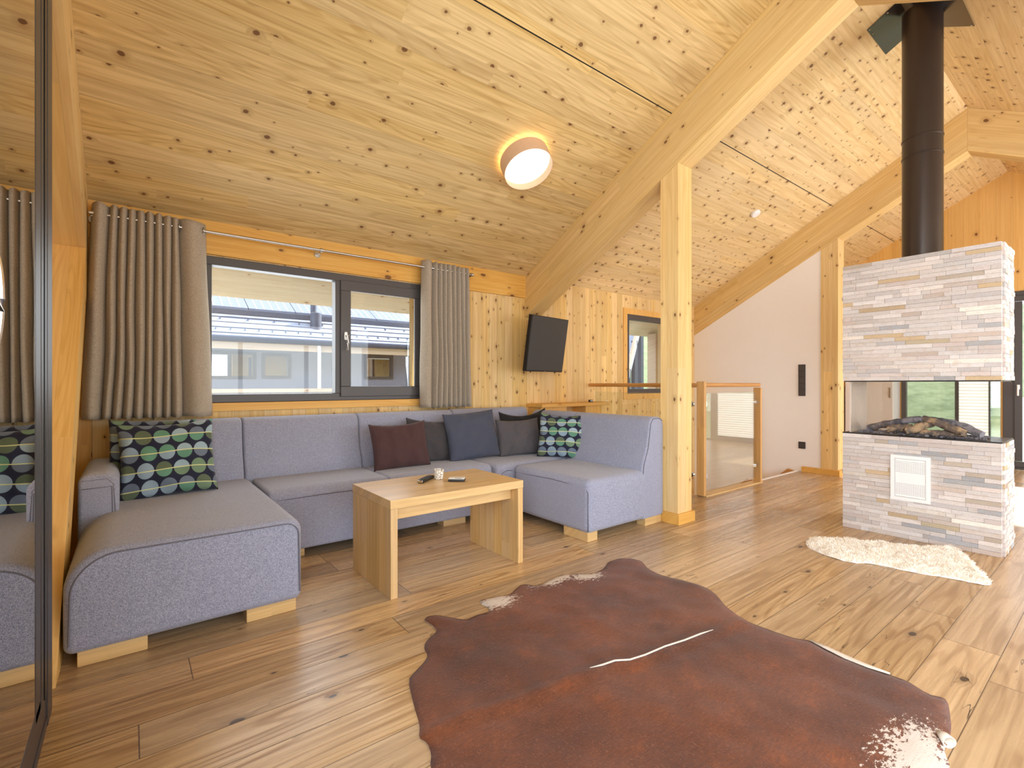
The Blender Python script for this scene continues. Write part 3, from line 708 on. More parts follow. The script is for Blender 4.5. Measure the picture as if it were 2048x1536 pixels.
# ------------------------------------------------------------------ cushions
def cushion(loc, w, h, t, mat, label, yaw=0, tilt=12, roll=0, seed=0, group='cushions on the sofa', sag=0.0):
    n = 34; bm = nb(); uvl = bm.loops.layers.uv.new('UVMap'); grid = {}
    for side in (0, 1):
        for j in range(n+1):
            for i in range(n+1):
                u, v = i/n*2-1, j/n*2-1
                edge = max(abs(u), abs(v)) > .999
                if side == 1 and edge: grid[1, i, j] = grid[0, i, j]; continue
                px = u*w/2*(1-.055*(1-v*v)); pz = v*h/2*(1-.055*(1-u*u))
                q = ((1-u*u)*(1-v*v))
                th = t/2*(q**.42)*(1+.10*noise.noise(Vector((u*2+seed, v*2, seed))))
                rad = max(abs(u), abs(v))
                wr = .017*noise.noise(Vector((u*3.1+seed*3, v*2.1, 4+side)))*(1-q*.3)+.009*sin((u*cos(seed)+v*sin(seed))*9+3*noise.noise(Vector((u*2, v*2, seed))))*(1-abs(u))*(.4+.6*rad)
                y = (-1 if side == 0 else 1)*(th+(wr if not edge else 0))
                if edge: y = .006*noise.noise(Vector((u*3, v*3, seed+9)))
                pz -= sag*(1-u*u)*max(0, v)**2
                grid[side, i, j] = bm.verts.new((px, y, pz))
    for side in (0, 1):
        for j in range(n):
            for i in range(n):
                vs = [grid[side, i, j], grid[side, i+1, j], grid[side, i+1, j+1], grid[side, i, j+1]]
                f = bm.faces.new(vs)
                for l, (a, b) in zip(f.loops, ((i, j), (i+1, j), (i+1, j+1), (i, j+1))): l[uvl].uv = (a/n, b/n)
    o = finish('cushion', bm, M[mat], None, smooth=180)
    R = Matrix.Rotation(radians(yaw), 4, 'Z') @ Matrix.Rotation(-radians(tilt), 4, 'X') @ Matrix.Rotation(radians(roll), 4, 'Y')
    o.matrix_world = Matrix.Translation(Vector(loc)) @ R @ Matrix.Translation((0, 0, h/2))
    tag(o, label, 'cushion', group)
    return o
cushion((.185, 3.44, .452), .47, .44, .15, 'dots', 'dotted cushion leaning at the left end of the sofa, front one of the two', yaw=2, tilt=14, roll=-2, seed=1, sag=.01)
cushion((.10, 3.60, .452), .43, .44, .11, 'dots', 'dotted cushion mostly hidden behind the front left dotted cushion', yaw=3, tilt=9, roll=2, seed=2)
cushion((1.675, 3.53, .440), .47, .37, .12, 'p_maroon', 'maroon cushion on the middle of the sofa', yaw=-3, tilt=15, roll=-2, seed=3, sag=.015)
cushion((2.01, 3.66, .446), .47, .37, .11, 'p_brown', 'dark grey cushion partly behind the maroon one', yaw=-4, tilt=14, roll=4, seed=4, sag=.02)
cushion((2.365, 3.545, .448), .50, .42, .13, 'p_slate', 'slate blue cushion in the middle of the row near the corner', yaw=-6, tilt=14, roll=-4, seed=5)
cushion((2.83, 3.50, .446), .46, .34, .13, 'p_stripe', 'finely striped grey cushion in the sofa corner', yaw=-8, tilt=12, roll=-1, seed=6, sag=.012)
cushion((3.00, 3.63, .446), .52, .41, .10, 'p_black', 'black cushion behind the striped grey one in the corner', yaw=-10, tilt=6, roll=-3, seed=7, sag=.05)
cushion((3.01, 3.18, .440), .42, .41, .13, 'dots2', 'dotted cushion at the right end near the sofa corner', yaw=-52, tilt=14, roll=2, seed=8, sag=.02)

# ------------------------------------------------------------------ coffee table and what lies on it
tb = empty('coffee_table', (1.47, 2.62, 0), 'oak coffee table with solid panel legs in front of the sofa', 'table')
TY0, TY1 = 2.345, 2.885
finish('table_top', box(nb(), 1.041, 1.912, TY0, TY1, .460, .506, .002), M['oakx'], tb)
for a, b in ((1.043, 1.081), (1.872, 1.910)): finish('leg', box(nb(), a, b, TY0+.001, TY1-.001, 0, .4595, .002), M['oakz'], tb)
for y in (TY0+.075, TY1-.10): finish('apron', box(nb(), 1.0815, 1.8715, y, y+.022, .385, .4595, .001), M['oakx'], tb)
rc = empty('remote_control', (1.43, 2.70, .506), 'black remote control on the coffee table', 'remote control', rot=(0, 0, radians(38)))
def at(e, M4=None): return e
def local(name, bm, mat, parent, smooth=35):
    o = finish(name, bm, mat, None, smooth); o.parent = parent; return o
local('body', box(nb(), -.085, .085, -.020, .020, .001, .021, .006, 3), M['black'], rc)
bt = nb()
for i in range(7):
    for j in range(3):
        lathe(bt, [(.0035, 0), (.0035, .002), (.002, .0026)], (-.068+i*.018, -.011+j*.011, .0212), 8)
local('buttons', bt, M['switch'], rc); local('end_cap', box(nb(), -.0875, -.0835, -.016, .016, .004, .018, .002), M['chrome'], rc)
pb = empty('small_white_box', (1.575, 2.575, .506), 'small white-topped black box beside the candle glass on the table', 'box', rot=(0, 0, radians(-38)))
local('casing', box(nb(), -.050, .050, -.030, .030, .001, .016, .004, 3), M['black'], pb)
local('lid', box(nb(), -.049, .049, -.029, .029, .0162, .020, .002), M['offwhite'], pb)
local('logo_mark', box(nb(), -.010, .030, -.022, -.010, .0201, .0206), M['switch'], pb)
ca = empty('candle_glass', (1.52, 2.70, .506), 'mosaic glass candle holder between remote and white box', 'candle holder')
def mosaic():
    g = G('white_mosaic_glass'); p = g.n('TexCoord', out=3)
    v = g.nt.nodes.new('ShaderNodeTexVoronoi'); v.feature = 'DISTANCE_TO_EDGE'; v.inputs['Scale'].default_value = 62; g.nt.links.new(p, v.inputs['Vector'])
    c = g.mix(g.ramp(v.outputs['Distance'], .03, .09), lin((128, 104, 70)), lin((236, 232, 222))); g.bsdf(c, 0.2, spec=.6); return g.m
M['mosaic'] = mosaic()
lathe_b = lathe(nb(), [(.020, .001), (.026, .002), (.028, .02), (.030, .045), (.033, .062), (.0305, .062), (.028, .045), (.026, .02), (.018, .008)], (0, 0, 0), 24)
local('holder', lathe_b, M['mosaic'], ca); local('candle', lathe(nb(), [(.017, .009), (.017, .030), (.003, .031)], (0, 0, 0), 16), M['offwhite'], ca)

# ------------------------------------------------------------------ television, shelf
tv = empty('television', (3.45, YW, 1.5), 'black wall television tilted beneath the roof beam', 'television')
A = Vector((3.107, 3.74, 1.782)); Bq = Vector((3.690, 3.80, 1.782)); 
tc = Vector((3.398, 3.765, 1.505))
Rv = Matrix.Rotation(radians(9), 4, 'Z') @ Matrix.Rotation(radians(9), 4, 'X')
T = Matrix.Translation(tc) @ Rv
finish('casing', box(nb(), -.300, .300, .0, .045, -.283, .283, .006, M4=T), M['black'], tv)
finish('screen', box(nb(), -.290, .290, -.003, .0, -.268, .276, .001, M4=T), M['screen'], tv)
finish('maker_badge', box(nb(), -.008, .008, -.0045, -.001, -.279, -.275, M4=T), M['steel'], tv)
bm = nb(); tube(bm, [T @ Vector((0, .045, 0)), (3.42, 3.95, 1.50), (3.45, YW-.02, 1.50)], .018); box(bm, 3.40, 3.52, YW-.02, YW-.001, 1.42, 1.58, .002)
finish('wall_arm', bm, M['black'], tv)
for sx in (-.20, .20): finish('foot', tube(nb(), [T @ Vector((sx, .02, -.283)), T @ Vector((sx, .02, -.295))], .006, 8), M['black'], tv)
sh = empty('wall_shelf', (3.95, YW, .8), 'spruce wall shelf behind the right end of the sofa', 'shelf')
finish('board', box(nb(), 3.40, 4.47, 3.86, YW-.001, .852, .888, .002), M['trimx'], sh)
finish('bracket_panel', box(nb(), 4.10, 4.36, 3.90, YW-.001, .001, .851, .002), M['trimz'], sh)
finish('bracket_panel', box(nb(), 3.42, 3.80, 3.90, YW-.001, .001, .851, .002), M['trimz'], sh)
dv_ = empty('small_gadget', (4.26, 4.0, .888), 'tiny black and silver gadget standing on the wall shelf', 'gadget')
finish('body', box(nb(), 4.235, 4.285, 3.96, 3.99, .889, .916, .003), M['black'], dv_)
for k in range(3): finish('indicator', box(nb(), 4.241+k*.014, 4.251+k*.014, 3.957, 3.9595, .896, .909), M['steel'], dv_)

# ------------------------------------------------------------------ glass railing and stairs
rl = empty('glass_railing', (4.98, 2.64, 0), 'glass panel railing with oak handrail round the stair opening', 'railing')
for (x, w) in ((4.395, .05), (5.535, .05)):
    finish('post', box(nb(), x-.020, x+.020, 2.60, 2.68, 0.0125 if x < 5.56 else .001, 1.125 if x < 5 else 1.06, .003), M['oakpost'], rl)
hr = tube(nb(), [(4.395, YW-.002, 1.088), (4.395, 2.66, 1.088)], .021, 16)
finish('handrail', hr, M['oakrail'], rl); finish('handrail', tube(nb(), [(4.40, 2.64, 1.090), (5.565, 2.64, 1.090)], .021, 16), M['oakrail'], rl)
finish('glass_panel', box(nb(), 4.46, 5.49, 2.637, 2.645, .05, 1.01, .001), M['glassrail'], rl)
finish('glass_panel', box(nb(), 4.391, 4.399, 2.74, 4.03, .05, 1.01, .001), M['glassrail'], rl)
cl = [(4.44, 'y'), (5.50, 'y')]
for x in (4.455, 5.49):
    for z in (.20, .90):
        finish('glass_clamp', tube(nb(), [(x, 2.625, z), (x, 2.657, z)], .026, 18), M['chrome'], rl)
        finish('clamp_arm', box(nb(), min(x, 4.41 if x < 5 else 5.52), max(x, 4.41 if x < 5 else 5.52), 2.632, 2.650, z-.012, z+.012, .002), M['chrome'], rl)
for z in (.20, .90):
    finish('glass_clamp', tube(nb(), [(4.379, 2.745, z), (4.411, 2.745, z)], .026, 18), M['chrome'], rl)
st = empty('staircase', (6.1, 3.4, DOWN), 'oak staircase going down beside the white wall', 'stairs')
nst = 6
for i in range(nst):
    y0 = 2.705+i*.20; z = -.17*(i+1)
    finish('tread', box(nb(), 5.62, 6.62, y0, y0+.25, z-.04, z, .004), M['oakx'], st)
for x in (5.58, 6.622):
    finish('stringer', prism(nb(), [(2.702, .0), (2.702, -.32), (YW-.01, -1.52), (YW-.01, -1.16), (2.78, .02)], 'x', x, x+.034), M['oakrail'], st)

# ------------------------------------------------------------------ switches
e = empty('light_switch_strip', (6.66, 2.62, 1.15), 'tall anthracite switch strip on the white wall', 'light switch')
finish('frame', box(nb(), 6.648, 6.6595, 2.583, 2.664, .950, 1.345, .002), M['switch'], e)
for k in range(5): finish('rocker', box(nb(), 6.643, 6.6478, 2.594, 2.653, .962+k*.076, 1.030+k*.076, .002), M['frame'], e)
e = empty('power_socket', (6.66, 2.62, .33), 'anthracite power socket low on the white wall', 'socket')
finish('frame', box(nb(), 6.650, 6.6595, 2.583, 2.664, .288, .374, .002), M['switch'], e)
finish('insert', lathe(nb(), [(.026, 0), (.026, .003), (.021, .004), (.020, -.001)], (6.649, 2.6235, .331), 20, Matrix.Rotation(-pi/2, 4, 'Y')), M['frame'], e)

# ------------------------------------------------------------------ ceiling lamp, smoke detector
def ceilmat(x, y):
    nrm = Vector((0, -SL, -1)).normalized()          # down into the room
    zax = nrm; xax = Vector((1, 0, 0)); yax = zax.cross(xax).normalized()
    R = Matrix((xax, yax, zax)).transposed().to_4x4(); return Matrix.Translation((x, y, zc(y))) @ R
lm = empty('ceiling_lamp', (2.41, 2.99, zc(2.99)), 'round drum ceiling lamp glowing on the sloping ceiling', 'ceiling lamp')
LM = ceilmat(2.41, 2.96); R_ = .195
bm = nb(); b = nb()
prof = [(R_, .030), (R_, .150), (R_-.004, .150), (R_-.004, .030)]
rings = [[b.verts.new(LM @ Vector((r*cos(2*pi*k/64), r*sin(2*pi*k/64), z))) for k in range(64)] for r, z in prof]
for i in range(4):
    A_, B_ = rings[i], rings[(i+1) % 4]
    for k in range(64): b.faces.new((A_[k], A_[(k+1) % 64], B_[(k+1) % 64], B_[k]))
finish('shade', b, M['lampshade'], lm)
finish('diffuser', lathe(nb(), [(R_-.006, .082), (R_-.006, .090), (R_*.5, .094), (.01, .096)], (0, 0, 0), 64, LM), M['lampglow'], lm)
finish('glow_ring', lathe(nb(), [(R_-.03, .040), (R_-.012, .042), (R_-.012, .052), (R_-.03, .053)], (0, 0, 0), 64, LM), M['lampring'], lm)
finish('base_plate', lathe(nb(), [(R_-.055, .002), (R_-.055, .038), (.01, .039)], (0, 0, 0), 48, LM), M['offwhite'], lm)
SM = ceilmat(5.539, 2.672)
o = finish('smoke_detector', lathe(nb(), [(.050, .001), (.052, .006), (.050, .026), (.042, .034), (.012, .037), (.004, .036)], (0, 0, 0), 28, SM), M['offwhite'])
tag(o, 'small round white smoke detector on the ceiling', 'smoke detector')

# ------------------------------------------------------------------ fireplace
FX0, FX1, FY0, FY1 = 4.357, 4.770, .547, 1.420
fp = empty('fireplace', (4.56, .98, 0), 'stone-clad room divider fireplace with a glass firebox', 'fireplace')
TONES = [(216, 208, 202), (224, 216, 210), (212, 204, 198), (230, 224, 220), (220, 211, 206), (208, 202, 200), (226, 218, 212)]*4 + [(214, 200, 188), (224, 212, 202), (206, 190, 178), (236, 226, 214), (190, 176, 158), (196, 192, 188), (176, 178, 180), (218, 206, 198), (210, 196, 190), (228, 220, 212), (200, 184, 150), (242, 234, 222), (172, 174, 178), (204, 178, 138), (215, 202, 196), (222, 208, 200), (212, 200, 195)]
def cladding(name, z0, z1, rows, seed, holes=()):
    rnd = random.Random(seed); bm = nb(); cols = []
    lay = bm.loops.layers.float_color.new('tone')
    def stonebox(face, a, b, c, d, out):
        n0 = len(bm.faces)
        g = .0006
        if face == 'w': box(bm, FX0-out, FX0+.02, a+g, b-g, c+g, d-g)
        elif face == 'e': box(bm, FX1-.02, FX1+out, a+g, b-g, c+g, d-g)
        elif face == 's': box(bm, a+g, b-g, FY0-out, FY0+.02, c+g, d-g)
        else: box(bm, a+g, b-g, FY1-.02, FY1+out, c+g, d-g)
        t = rnd.choice(TONES); k = rnd.uniform(.80, 1.04); tc_ = tuple(min(1, v*k) for v in lin(t))
        bm.faces.ensure_lookup_table()
        for f in bm.faces[n0:]:
            for l in f.loops: l[lay] = (*tc_, 1)
    for face, (a0, a1) in (('w', (FY0-.002, FY1+.002)), ('s', (FX0+.02, FX1-.02)), ('e', (FY0-.002, FY1+.002)), ('n', (FX0+.02, FX1-.02))):
        z = z0
        hs = [(z1-z0)/rows]*rows
        for i in range(rows):
            zz = z+hs[i]; a = a0
            while a < a1-.001:
                ln = rnd.choice((.05, .08, .11, .14, .17, .20, .24, .28)) * (1 if face in 'we' else .55)
                b = min(a1, a+ln)
                if a1-b < .03: b = a1
                two = rnd.random() < .10 and i < rows-1
                if not (face == 'w' and any(h[0] < (a+b)/2 < h[1] and h[2] < (z+zz)/2 < h[3] for h in holes)):
                    stonebox(face, a, b, z, zz, .007+abs(rnd.gauss(0, .0035))+(.003 if face == 's' else 0))
                a = b
            z = zz
    return finish(name, bm, M['stone'], fp, smooth=0)
cladding('lower_cladding', 0.0, .722, 25, 3)
cladding('upper_cladding', 1.124, 2.005, 31, 5)
bm = nb(); box(bm, FX0, FX1, FY0, FY1, .002, .715); finish('lower_core', bm, M['white'], fp)
bm = nb(); box(bm, FX0, FX1, FY0, FY1, 1.128, 2.0); finish('upper_core', bm, M['white'], fp)
finish('hearth_plate', box(nb(), FX0-.006, FX1+.006, FY0-.006, FY1+.006, .7225, .730, .001), M['black'], fp)
finish('hood_plate', box(nb(), FX0+.004, FX1-.004, FY0+.004, FY1-.004, 1.117, 1.1235, .001), M['black'], fp)
finish('glass_pane', box(nb(), FX0+.018, FX0+.022, .60, 1.375, .7305, 1.1165), M['fireglass'], fp)
finish('glass_pane', box(nb(), FX0+.0225, FX1-.03, .598, .602, .7305, 1.1165), M['fireglass'], fp)
finish('glass_pane', box(nb(), FX1-.034, FX1-.030, .6025, 1.375, .7305, 1.1165), M['fireglass'], fp)
finish('end_panel', box(nb(), FX0+.018, FX1-.03, 1.376, 1.386, .7305, 1.1165), plain('pale_firebox_panel', (206, 190, 176), .7, nz=.12, sc=9), fp)
# access grille
vy0, vy1, vz0, vz1 = .893, 1.117, .272, .592
finish('vent_frame', grid_wall(nb(), 'x', FX0-.024, FX0, vy0, vy1, vz0, vz1, [(vy0+.024, vy1-.024, vz0+.024, vz1-.024)]), M['offwhite'], fp)
finish('vent_door', box(nb(), FX0-.019, FX0, vy0+.0265, vy1-.0265, vz0+.0265, vz1-.0265, .001), M['offwhite'], fp)
for (za, nrow) in ((vz1-.118, 8), (vz0+.045, 8)):
    bm = nb()
    for i in range(17):
        for j in range(nrow):
            y = vy0+.034+i*.0098; z = za+j*.0105
            box(bm, FX0-.0196, FX0-.0189, y-.0017, y+.0017, z-.0017, z+.0017)
    o = finish('vent_holes', bm, M['dark'], fp); o['kind'] = 'stuff'
# flue
fc = (4.560, .985)
fl = empty('flue_pipe', (fc[0], fc[1], 2.0), 'tall brown-black flue pipe rising from the fireplace', 'flue')
FR = .118
finish('pipe', lathe(nb(), [(FR, 2.006), (FR, RZ-.06)], (fc[0], fc[1], 0), 64), M['flue'], fl)
for z in (2.755, 2.885):
    finish('joint_ring', lathe(nb(), [(FR+.0005, -.006), (FR+.004, -.003), (FR+.004, .003), (FR+.0005, .006)], (fc[0], fc[1], z), 64), M['flue'], fl)
bm = nb()
for s, yb in ((1, 1.275), (-1, .745)):
    ya = RY; pts = [(ya, RZ-.006), (yb, zc(yb)-.006), (yb, zc(yb)-.003), (ya, RZ-.003)]
    prism(bm, pts, 'x', 4.385, 4.83)
cp = finish('cover_plate', bm, M['plate'], fl, smooth=0)
for (x, y) in ((4.40, 1.262), (4.47, 1.262), (4.40, 1.15), (4.81, .76)):
    finish('screw', lathe(nb(), [(.006, 0), (.004, .003), (.001, .003)], (x, y, zc(y)-.010), 10), M['steel'], cp)

# fire logs
def bark(name, c1, c2):
    g = G(name); p = g.n('TexCoord', out=3)
    n = g.noise(p, 28, 6, .7); n2 = g.noise(p, 7, 2)
    g.bsdf(g.mix(g.ramp(g.math('ADD', n, g.math('MULTIPLY', g.math('SUBTRACT', n2, .5), 1.2)), .38, .66), lin(c1), lin(c2)), .9, normal=g.bump(n, .8, .006)); return g.m
M['log'] = bark('ceramic_fire_log', (140, 122, 112), (226, 190, 150)); M['charlog'] = bark('charred_fire_log', (112, 108, 116), (172, 166, 174))
def log(p0, p1, r, mat, label, seed, bendz=0.0, name='fire_log', group='logs in the fireplace', cat='log'):
    p0, p1 = Vector(p0), Vector(p1); n = 14; pts = []; rs = []
    for k in range(n+1):
        t = k/n; q = p0.lerp(p1, t); q.z += bendz*4*t*(1-t)
        q += noise.noise_vector(Vector((t*3, seed, 0)))*r*.35; pts.append(q); rs.append(r*(1+.18*noise.noise(Vector((t*5, seed*2, 3))))*(.86 if k in (0, n) else 1))
    bm = tube(nb(), pts, rs, 20)
    for v in bm.verts: v.co += noise.noise_vector(v.co*38)*r*.42+noise.noise_vector(v.co*110)*r*.18
    o = finish(name, bm, M[mat], None, smooth=50); tag(o, label, cat, group); return o
HZ = .7305
log((4.60, 1.33, HZ+.022), (4.50, .98, HZ+.115), .026, 'charlog', 'long charred fire log sloping up from the left end of the hearth', 1, .01)
log((4.45, 1.16, HZ+.036), (4.50, 1.03, HZ+.055), .024, 'log', 'short tan fire log left of the middle of the hearth', 2)
log((4.42, 1.055, HZ+.026), (4.55, .90, HZ+.105), .026, 'log', 'tan fire log leaning up at the middle of the hearth', 3)
log((4.50, .99, HZ+.022), (4.50, .74, HZ+.024), .021, 'log', 'straight grooved fire log lying flat in the middle', 4)
log((4.52, .98, HZ+.125), (4.43, .735, HZ+.040), .024, 'log', 'fire log sloping down to the right with a tan end', 5)
log((4.62, .96, HZ+.105), (4.50, .655, HZ+.030), .026, 'charlog', 'long grey fire log reaching the right end of the hearth', 6, .02)
bm = nb(); rnd = random.Random(4)
for k in range(260):
    x, y = rnd.uniform(4.41, 4.70), rnd.uniform(.63, 1.35); s = rnd.uniform(.004, .010)
    box(bm, x-s, x+s, y-s, y+s, HZ, HZ+s*1.2, M4=None)
for v in bm.verts: v.co.xy += Vector((noise.noise(v.co*200), noise.noise(v.co*200+Vector((5, 5, 5)))))*.004
o = finish('ember_chips', bm, M['charlog'], None, smooth=0); tag(o, 'dark ember chips scattered on the hearth', 'embers', kind='stuff')

sc_ = empty('side_cabinet', (8.8, 2.3, 0), 'pale cabinet seen through the left part of the fireplace glass', 'cabinet')
finish('body', box(nb(), 8.72, X3-.002, 2.215, 2.815, .001, 1.85, .003), M['offwhite'], sc_)
finish('door', box(nb(), 8.70, 8.719, 2.218, 2.812, .05, 1.84, .003), M['white'], sc_)
finish('handle', box(nb(), 8.685, 8.699, 2.24, 2.252, .9, 1.05, .002), M['steel'], sc_)
# firewood rack by the far wall
fr_ = empty('firewood_shelf', (8.8, 2.95, .5), 'dark firewood niche against the far gable wall', 'shelf')
finish('case', grid_wall(nb(), 'x', 8.72, X3-.002, 2.82, 3.6, .001, 1.06, [(2.86, 3.56, .50, .95)]), plain('grey_brown_case', (112, 92, 78), .6), fr_)
finish('rear_panel', box(nb(), X3-.02, X3-.003, 2.86, 3.56, .50, .95), M['black'], fr_)
M['endgrain'] = plain('firewood_end_grain', (206, 190, 150), .8, nz=.15, sc=60)
rr = random.Random(2); k = 0
first = None
for row in range(4):
    for i in range(9):
        y = 2.915+i*.115+(.057 if row % 2 else 0); z = .55+row*.098
        if y > 3.3 or z > .9: continue
        if first is None:
            e = empty('firewood_log', (8.74, y, z), 'round cut firewood log stacked in the dark niche', 'log', 'firewood stacked in the niche')
            bm = tube(nb(), [(8.76, y, z), (9.02, y, z)], .047, 14); finish('bark', bm, M['dark'], e)
            finish('cut_face', tube(nb(), [(8.745, y, z), (8.7595, y, z)], .043, 14), M['endgrain'], e); first = e
        else:
            e = first.copy(); COL.objects.link(e); e.location = (8.74, y, z)
            for chd in list(first.children):
                c = chd.copy(); COL.objects.link(c); c.parent = e; c.matrix_parent_inverse = chd.matrix_parent_inverse.copy()
        e['label'] = 'round cut firewood log in the dark niche, %s layer, %s from the fireplace side' % (('bottom', 'second', 'third', 'top')[row], ('first', 'second', 'third', 'fourth', 'fifth')[i])

# ------------------------------------------------------------------ cowhide and sheepskin
HIDE = [(1.072, 2.048), (1.105, 2.065), (1.143, 2.054), (1.181, 2.006), (1.227, 1.926), (1.289, 1.935), (1.334, 1.925), (1.361, 1.923), (1.384, 1.972), (1.378, 2.032), (1.401, 2.064), (1.474, 2.052), (1.538, 2.033), (1.573, 2.028), (1.625, 2.059), (1.683, 2.08), (1.752, 2.018), (1.84, 2.039), (1.943, 2.054), (2.015, 2.017), (2.114, 1.95), (2.193, 1.956), (2.243, 1.977), (2.314, 2.015), (2.427, 2.019), (2.486, 1.973), (2.498, 1.905), (2.455, 1.843), (2.412, 1.786), (2.402, 1.679), (2.438, 1.561), (2.452, 1.482), (2.439, 1.418), (2.388, 1.345), (2.318, 1.263), (2.259, 1.155), (2.232, 1.097), (2.246, 0.998), (2.261, 0.919), (2.293, 0.876), (2.266, 0.805), (2.239, 0.733), (2.236, 0.657), (2.257, 0.583), (2.257, 0.536), (2.223, 0.465), (2.246, 0.424), (2.209, 0.406), (2.139, 0.39), (2.074, 0.375), (1.984, 0.362), (1.921, 0.364), (1.887, 0.351), (1.854, 0.337), (1.689, 0.328), (1.458, 0.397), (1.16, 0.422), (0.91, 0.448), (0.744, 0.548), (0.647, 0.643), (0.604, 0.853), (0.621, 1.048), (0.676, 1.252), (0.703, 1.293), (0.714, 1.337), (0.704, 1.375), (0.734, 1.427), (0.761, 1.523), (0.808, 1.664), (0.852, 1.7), (0.918, 1.742), (0.947, 1.772), (0.958, 1.826), (0.983, 1.864), (1.025, 1.891), (1.069, 1.913), (1.079, 1.965)]
SHEEP = [(3.6309, 1.4083), (3.8123, 1.4403), (3.8831, 1.3579), (3.9937, 1.2715), (3.9917, 1.2056), (4.0984, 1.1095), (4.0994, 1.0057), (4.176, 0.9097), (4.2527, 0.8622), (4.3438, 0.7846), (4.3322, 0.7438), (4.1954, 0.6837), (3.9772, 0.5954), (3.8162, 0.5207), (3.7221, 0.5023), (3.6852, 0.5392), (3.6804, 0.6013), (3.659, 0.6953), (3.6367, 0.7574), (3.6047, 0.8573), (3.6096, 0.9301), (3.5814, 1.0329), (3.5223, 1.0785), (3.5038, 1.1561), (3.5358, 1.2706)]
def inside(p, poly):
    c = False; j = len(poly)-1
    for i in range(len(poly)):
        xi, yi = poly[i]; xj, yj = poly[j]
        if (yi > p[1]) != (yj > p[1]) and p[0] < (xj-xi)*(p[1]-yi)/(yj-yi)+xi: c = not c
        j = i
    return c
def smoothpoly(poly, it=2):
    for _ in range(it):
        q = []
        for i in range(len(poly)):
            a, b = poly[i], poly[(i+1) % len(poly)]; q.append((a[0]*.8+b[0]*.2, a[1]*.8+b[1]*.2)); q.append((a[0]*.2+b[0]*.8, a[1]*.2+b[1]*.8))
        poly = q
    return poly
def segdist(p, a, b):
    a, b, p = Vector(a), Vector(b), Vector(p); ab = b-a; t = max(0, min(1, (p-a).dot(ab)/ab.length_squared)); return (p-a-ab*t).length, t
def sheet(poly, step, zf):
    pts = [Vector(p) for p in poly]; n = len(pts); edges = [(i, (i+1) % n) for i in range(n)]
    x0, x1 = min(p[0] for p in poly), max(p[0] for p in poly); y0, y1 = min(p[1] for p in poly), max(p[1] for p in poly)
    rnd = random.Random(1); y = y0; r = 0
    while y < y1:
        x = x0+(step/2 if r % 2 else 0)
        while x < x1:
            q = (x+rnd.uniform(-.1, .1)*step, y+rnd.uniform(-.1, .1)*step)
            if inside(q, poly) and min((Vector(q)-p).length for p in pts) > step*.55: pts.append(Vector(q))
            x += step
        y += step*.87; r += 1
    vs, es, fs, *_ = delaunay_2d_cdt(pts, edges, [], 1, 1e-5)
    bm = nb(); bv = [bm.verts.new((v.x, v.y, zf(v.x, v.y))) for v in vs]
    for f in fs:
        try: bm.faces.new([bv[i] for i in f])
        except ValueError: pass
    return bm
hp = smoothpoly(HIDE, 1)
SP = [[(0.708, 1.359), (0.752, 1.36), (0.87, 1.356), (0.983, 1.33), (1.17, 1.286), (1.356, 1.268), (1.414, 1.259), (1.475, 1.249), (1.528, 1.22), (1.603, 1.205), (1.717, 1.193), (1.826, 1.172), (1.922, 1.157), (1.994, 1.143), (2.106, 1.127), (2.212, 1.113)]]
spA, spB = SP[0][0], SP[0][-1]
def hz(x, y):
    p = (x, y); ed = min(segdist(p, hp[i], hp[(i+1) % len(hp)])[0] for i in range(len(hp)))
    z = .010+.011*noise.noise(Vector((x*3.5, y*3.5, 2)))+.005*noise.noise(Vector((x*11, y*11, 5)))
    ds = min(segdist(p, SP[0][i], SP[0][i+1])[0] for i in range(len(SP[0])-1))
    z += .018*math.exp(-(ds/.030)**2)
    z += .007*math.exp(-((ds-.09)/.05)**2)*(.5+noise.noise(Vector((x*5, y*5, 8))))
    z += .010*max(0, noise.noise(Vector((x*2.2+4, y*6, 3))))*math.exp(-ed/.12)
    k = min(1, ed/.05); return .003+max(0.002, z)*k+.010*(1-k)*max(0, noise.noise(Vector((x*7, y*7, 1))))
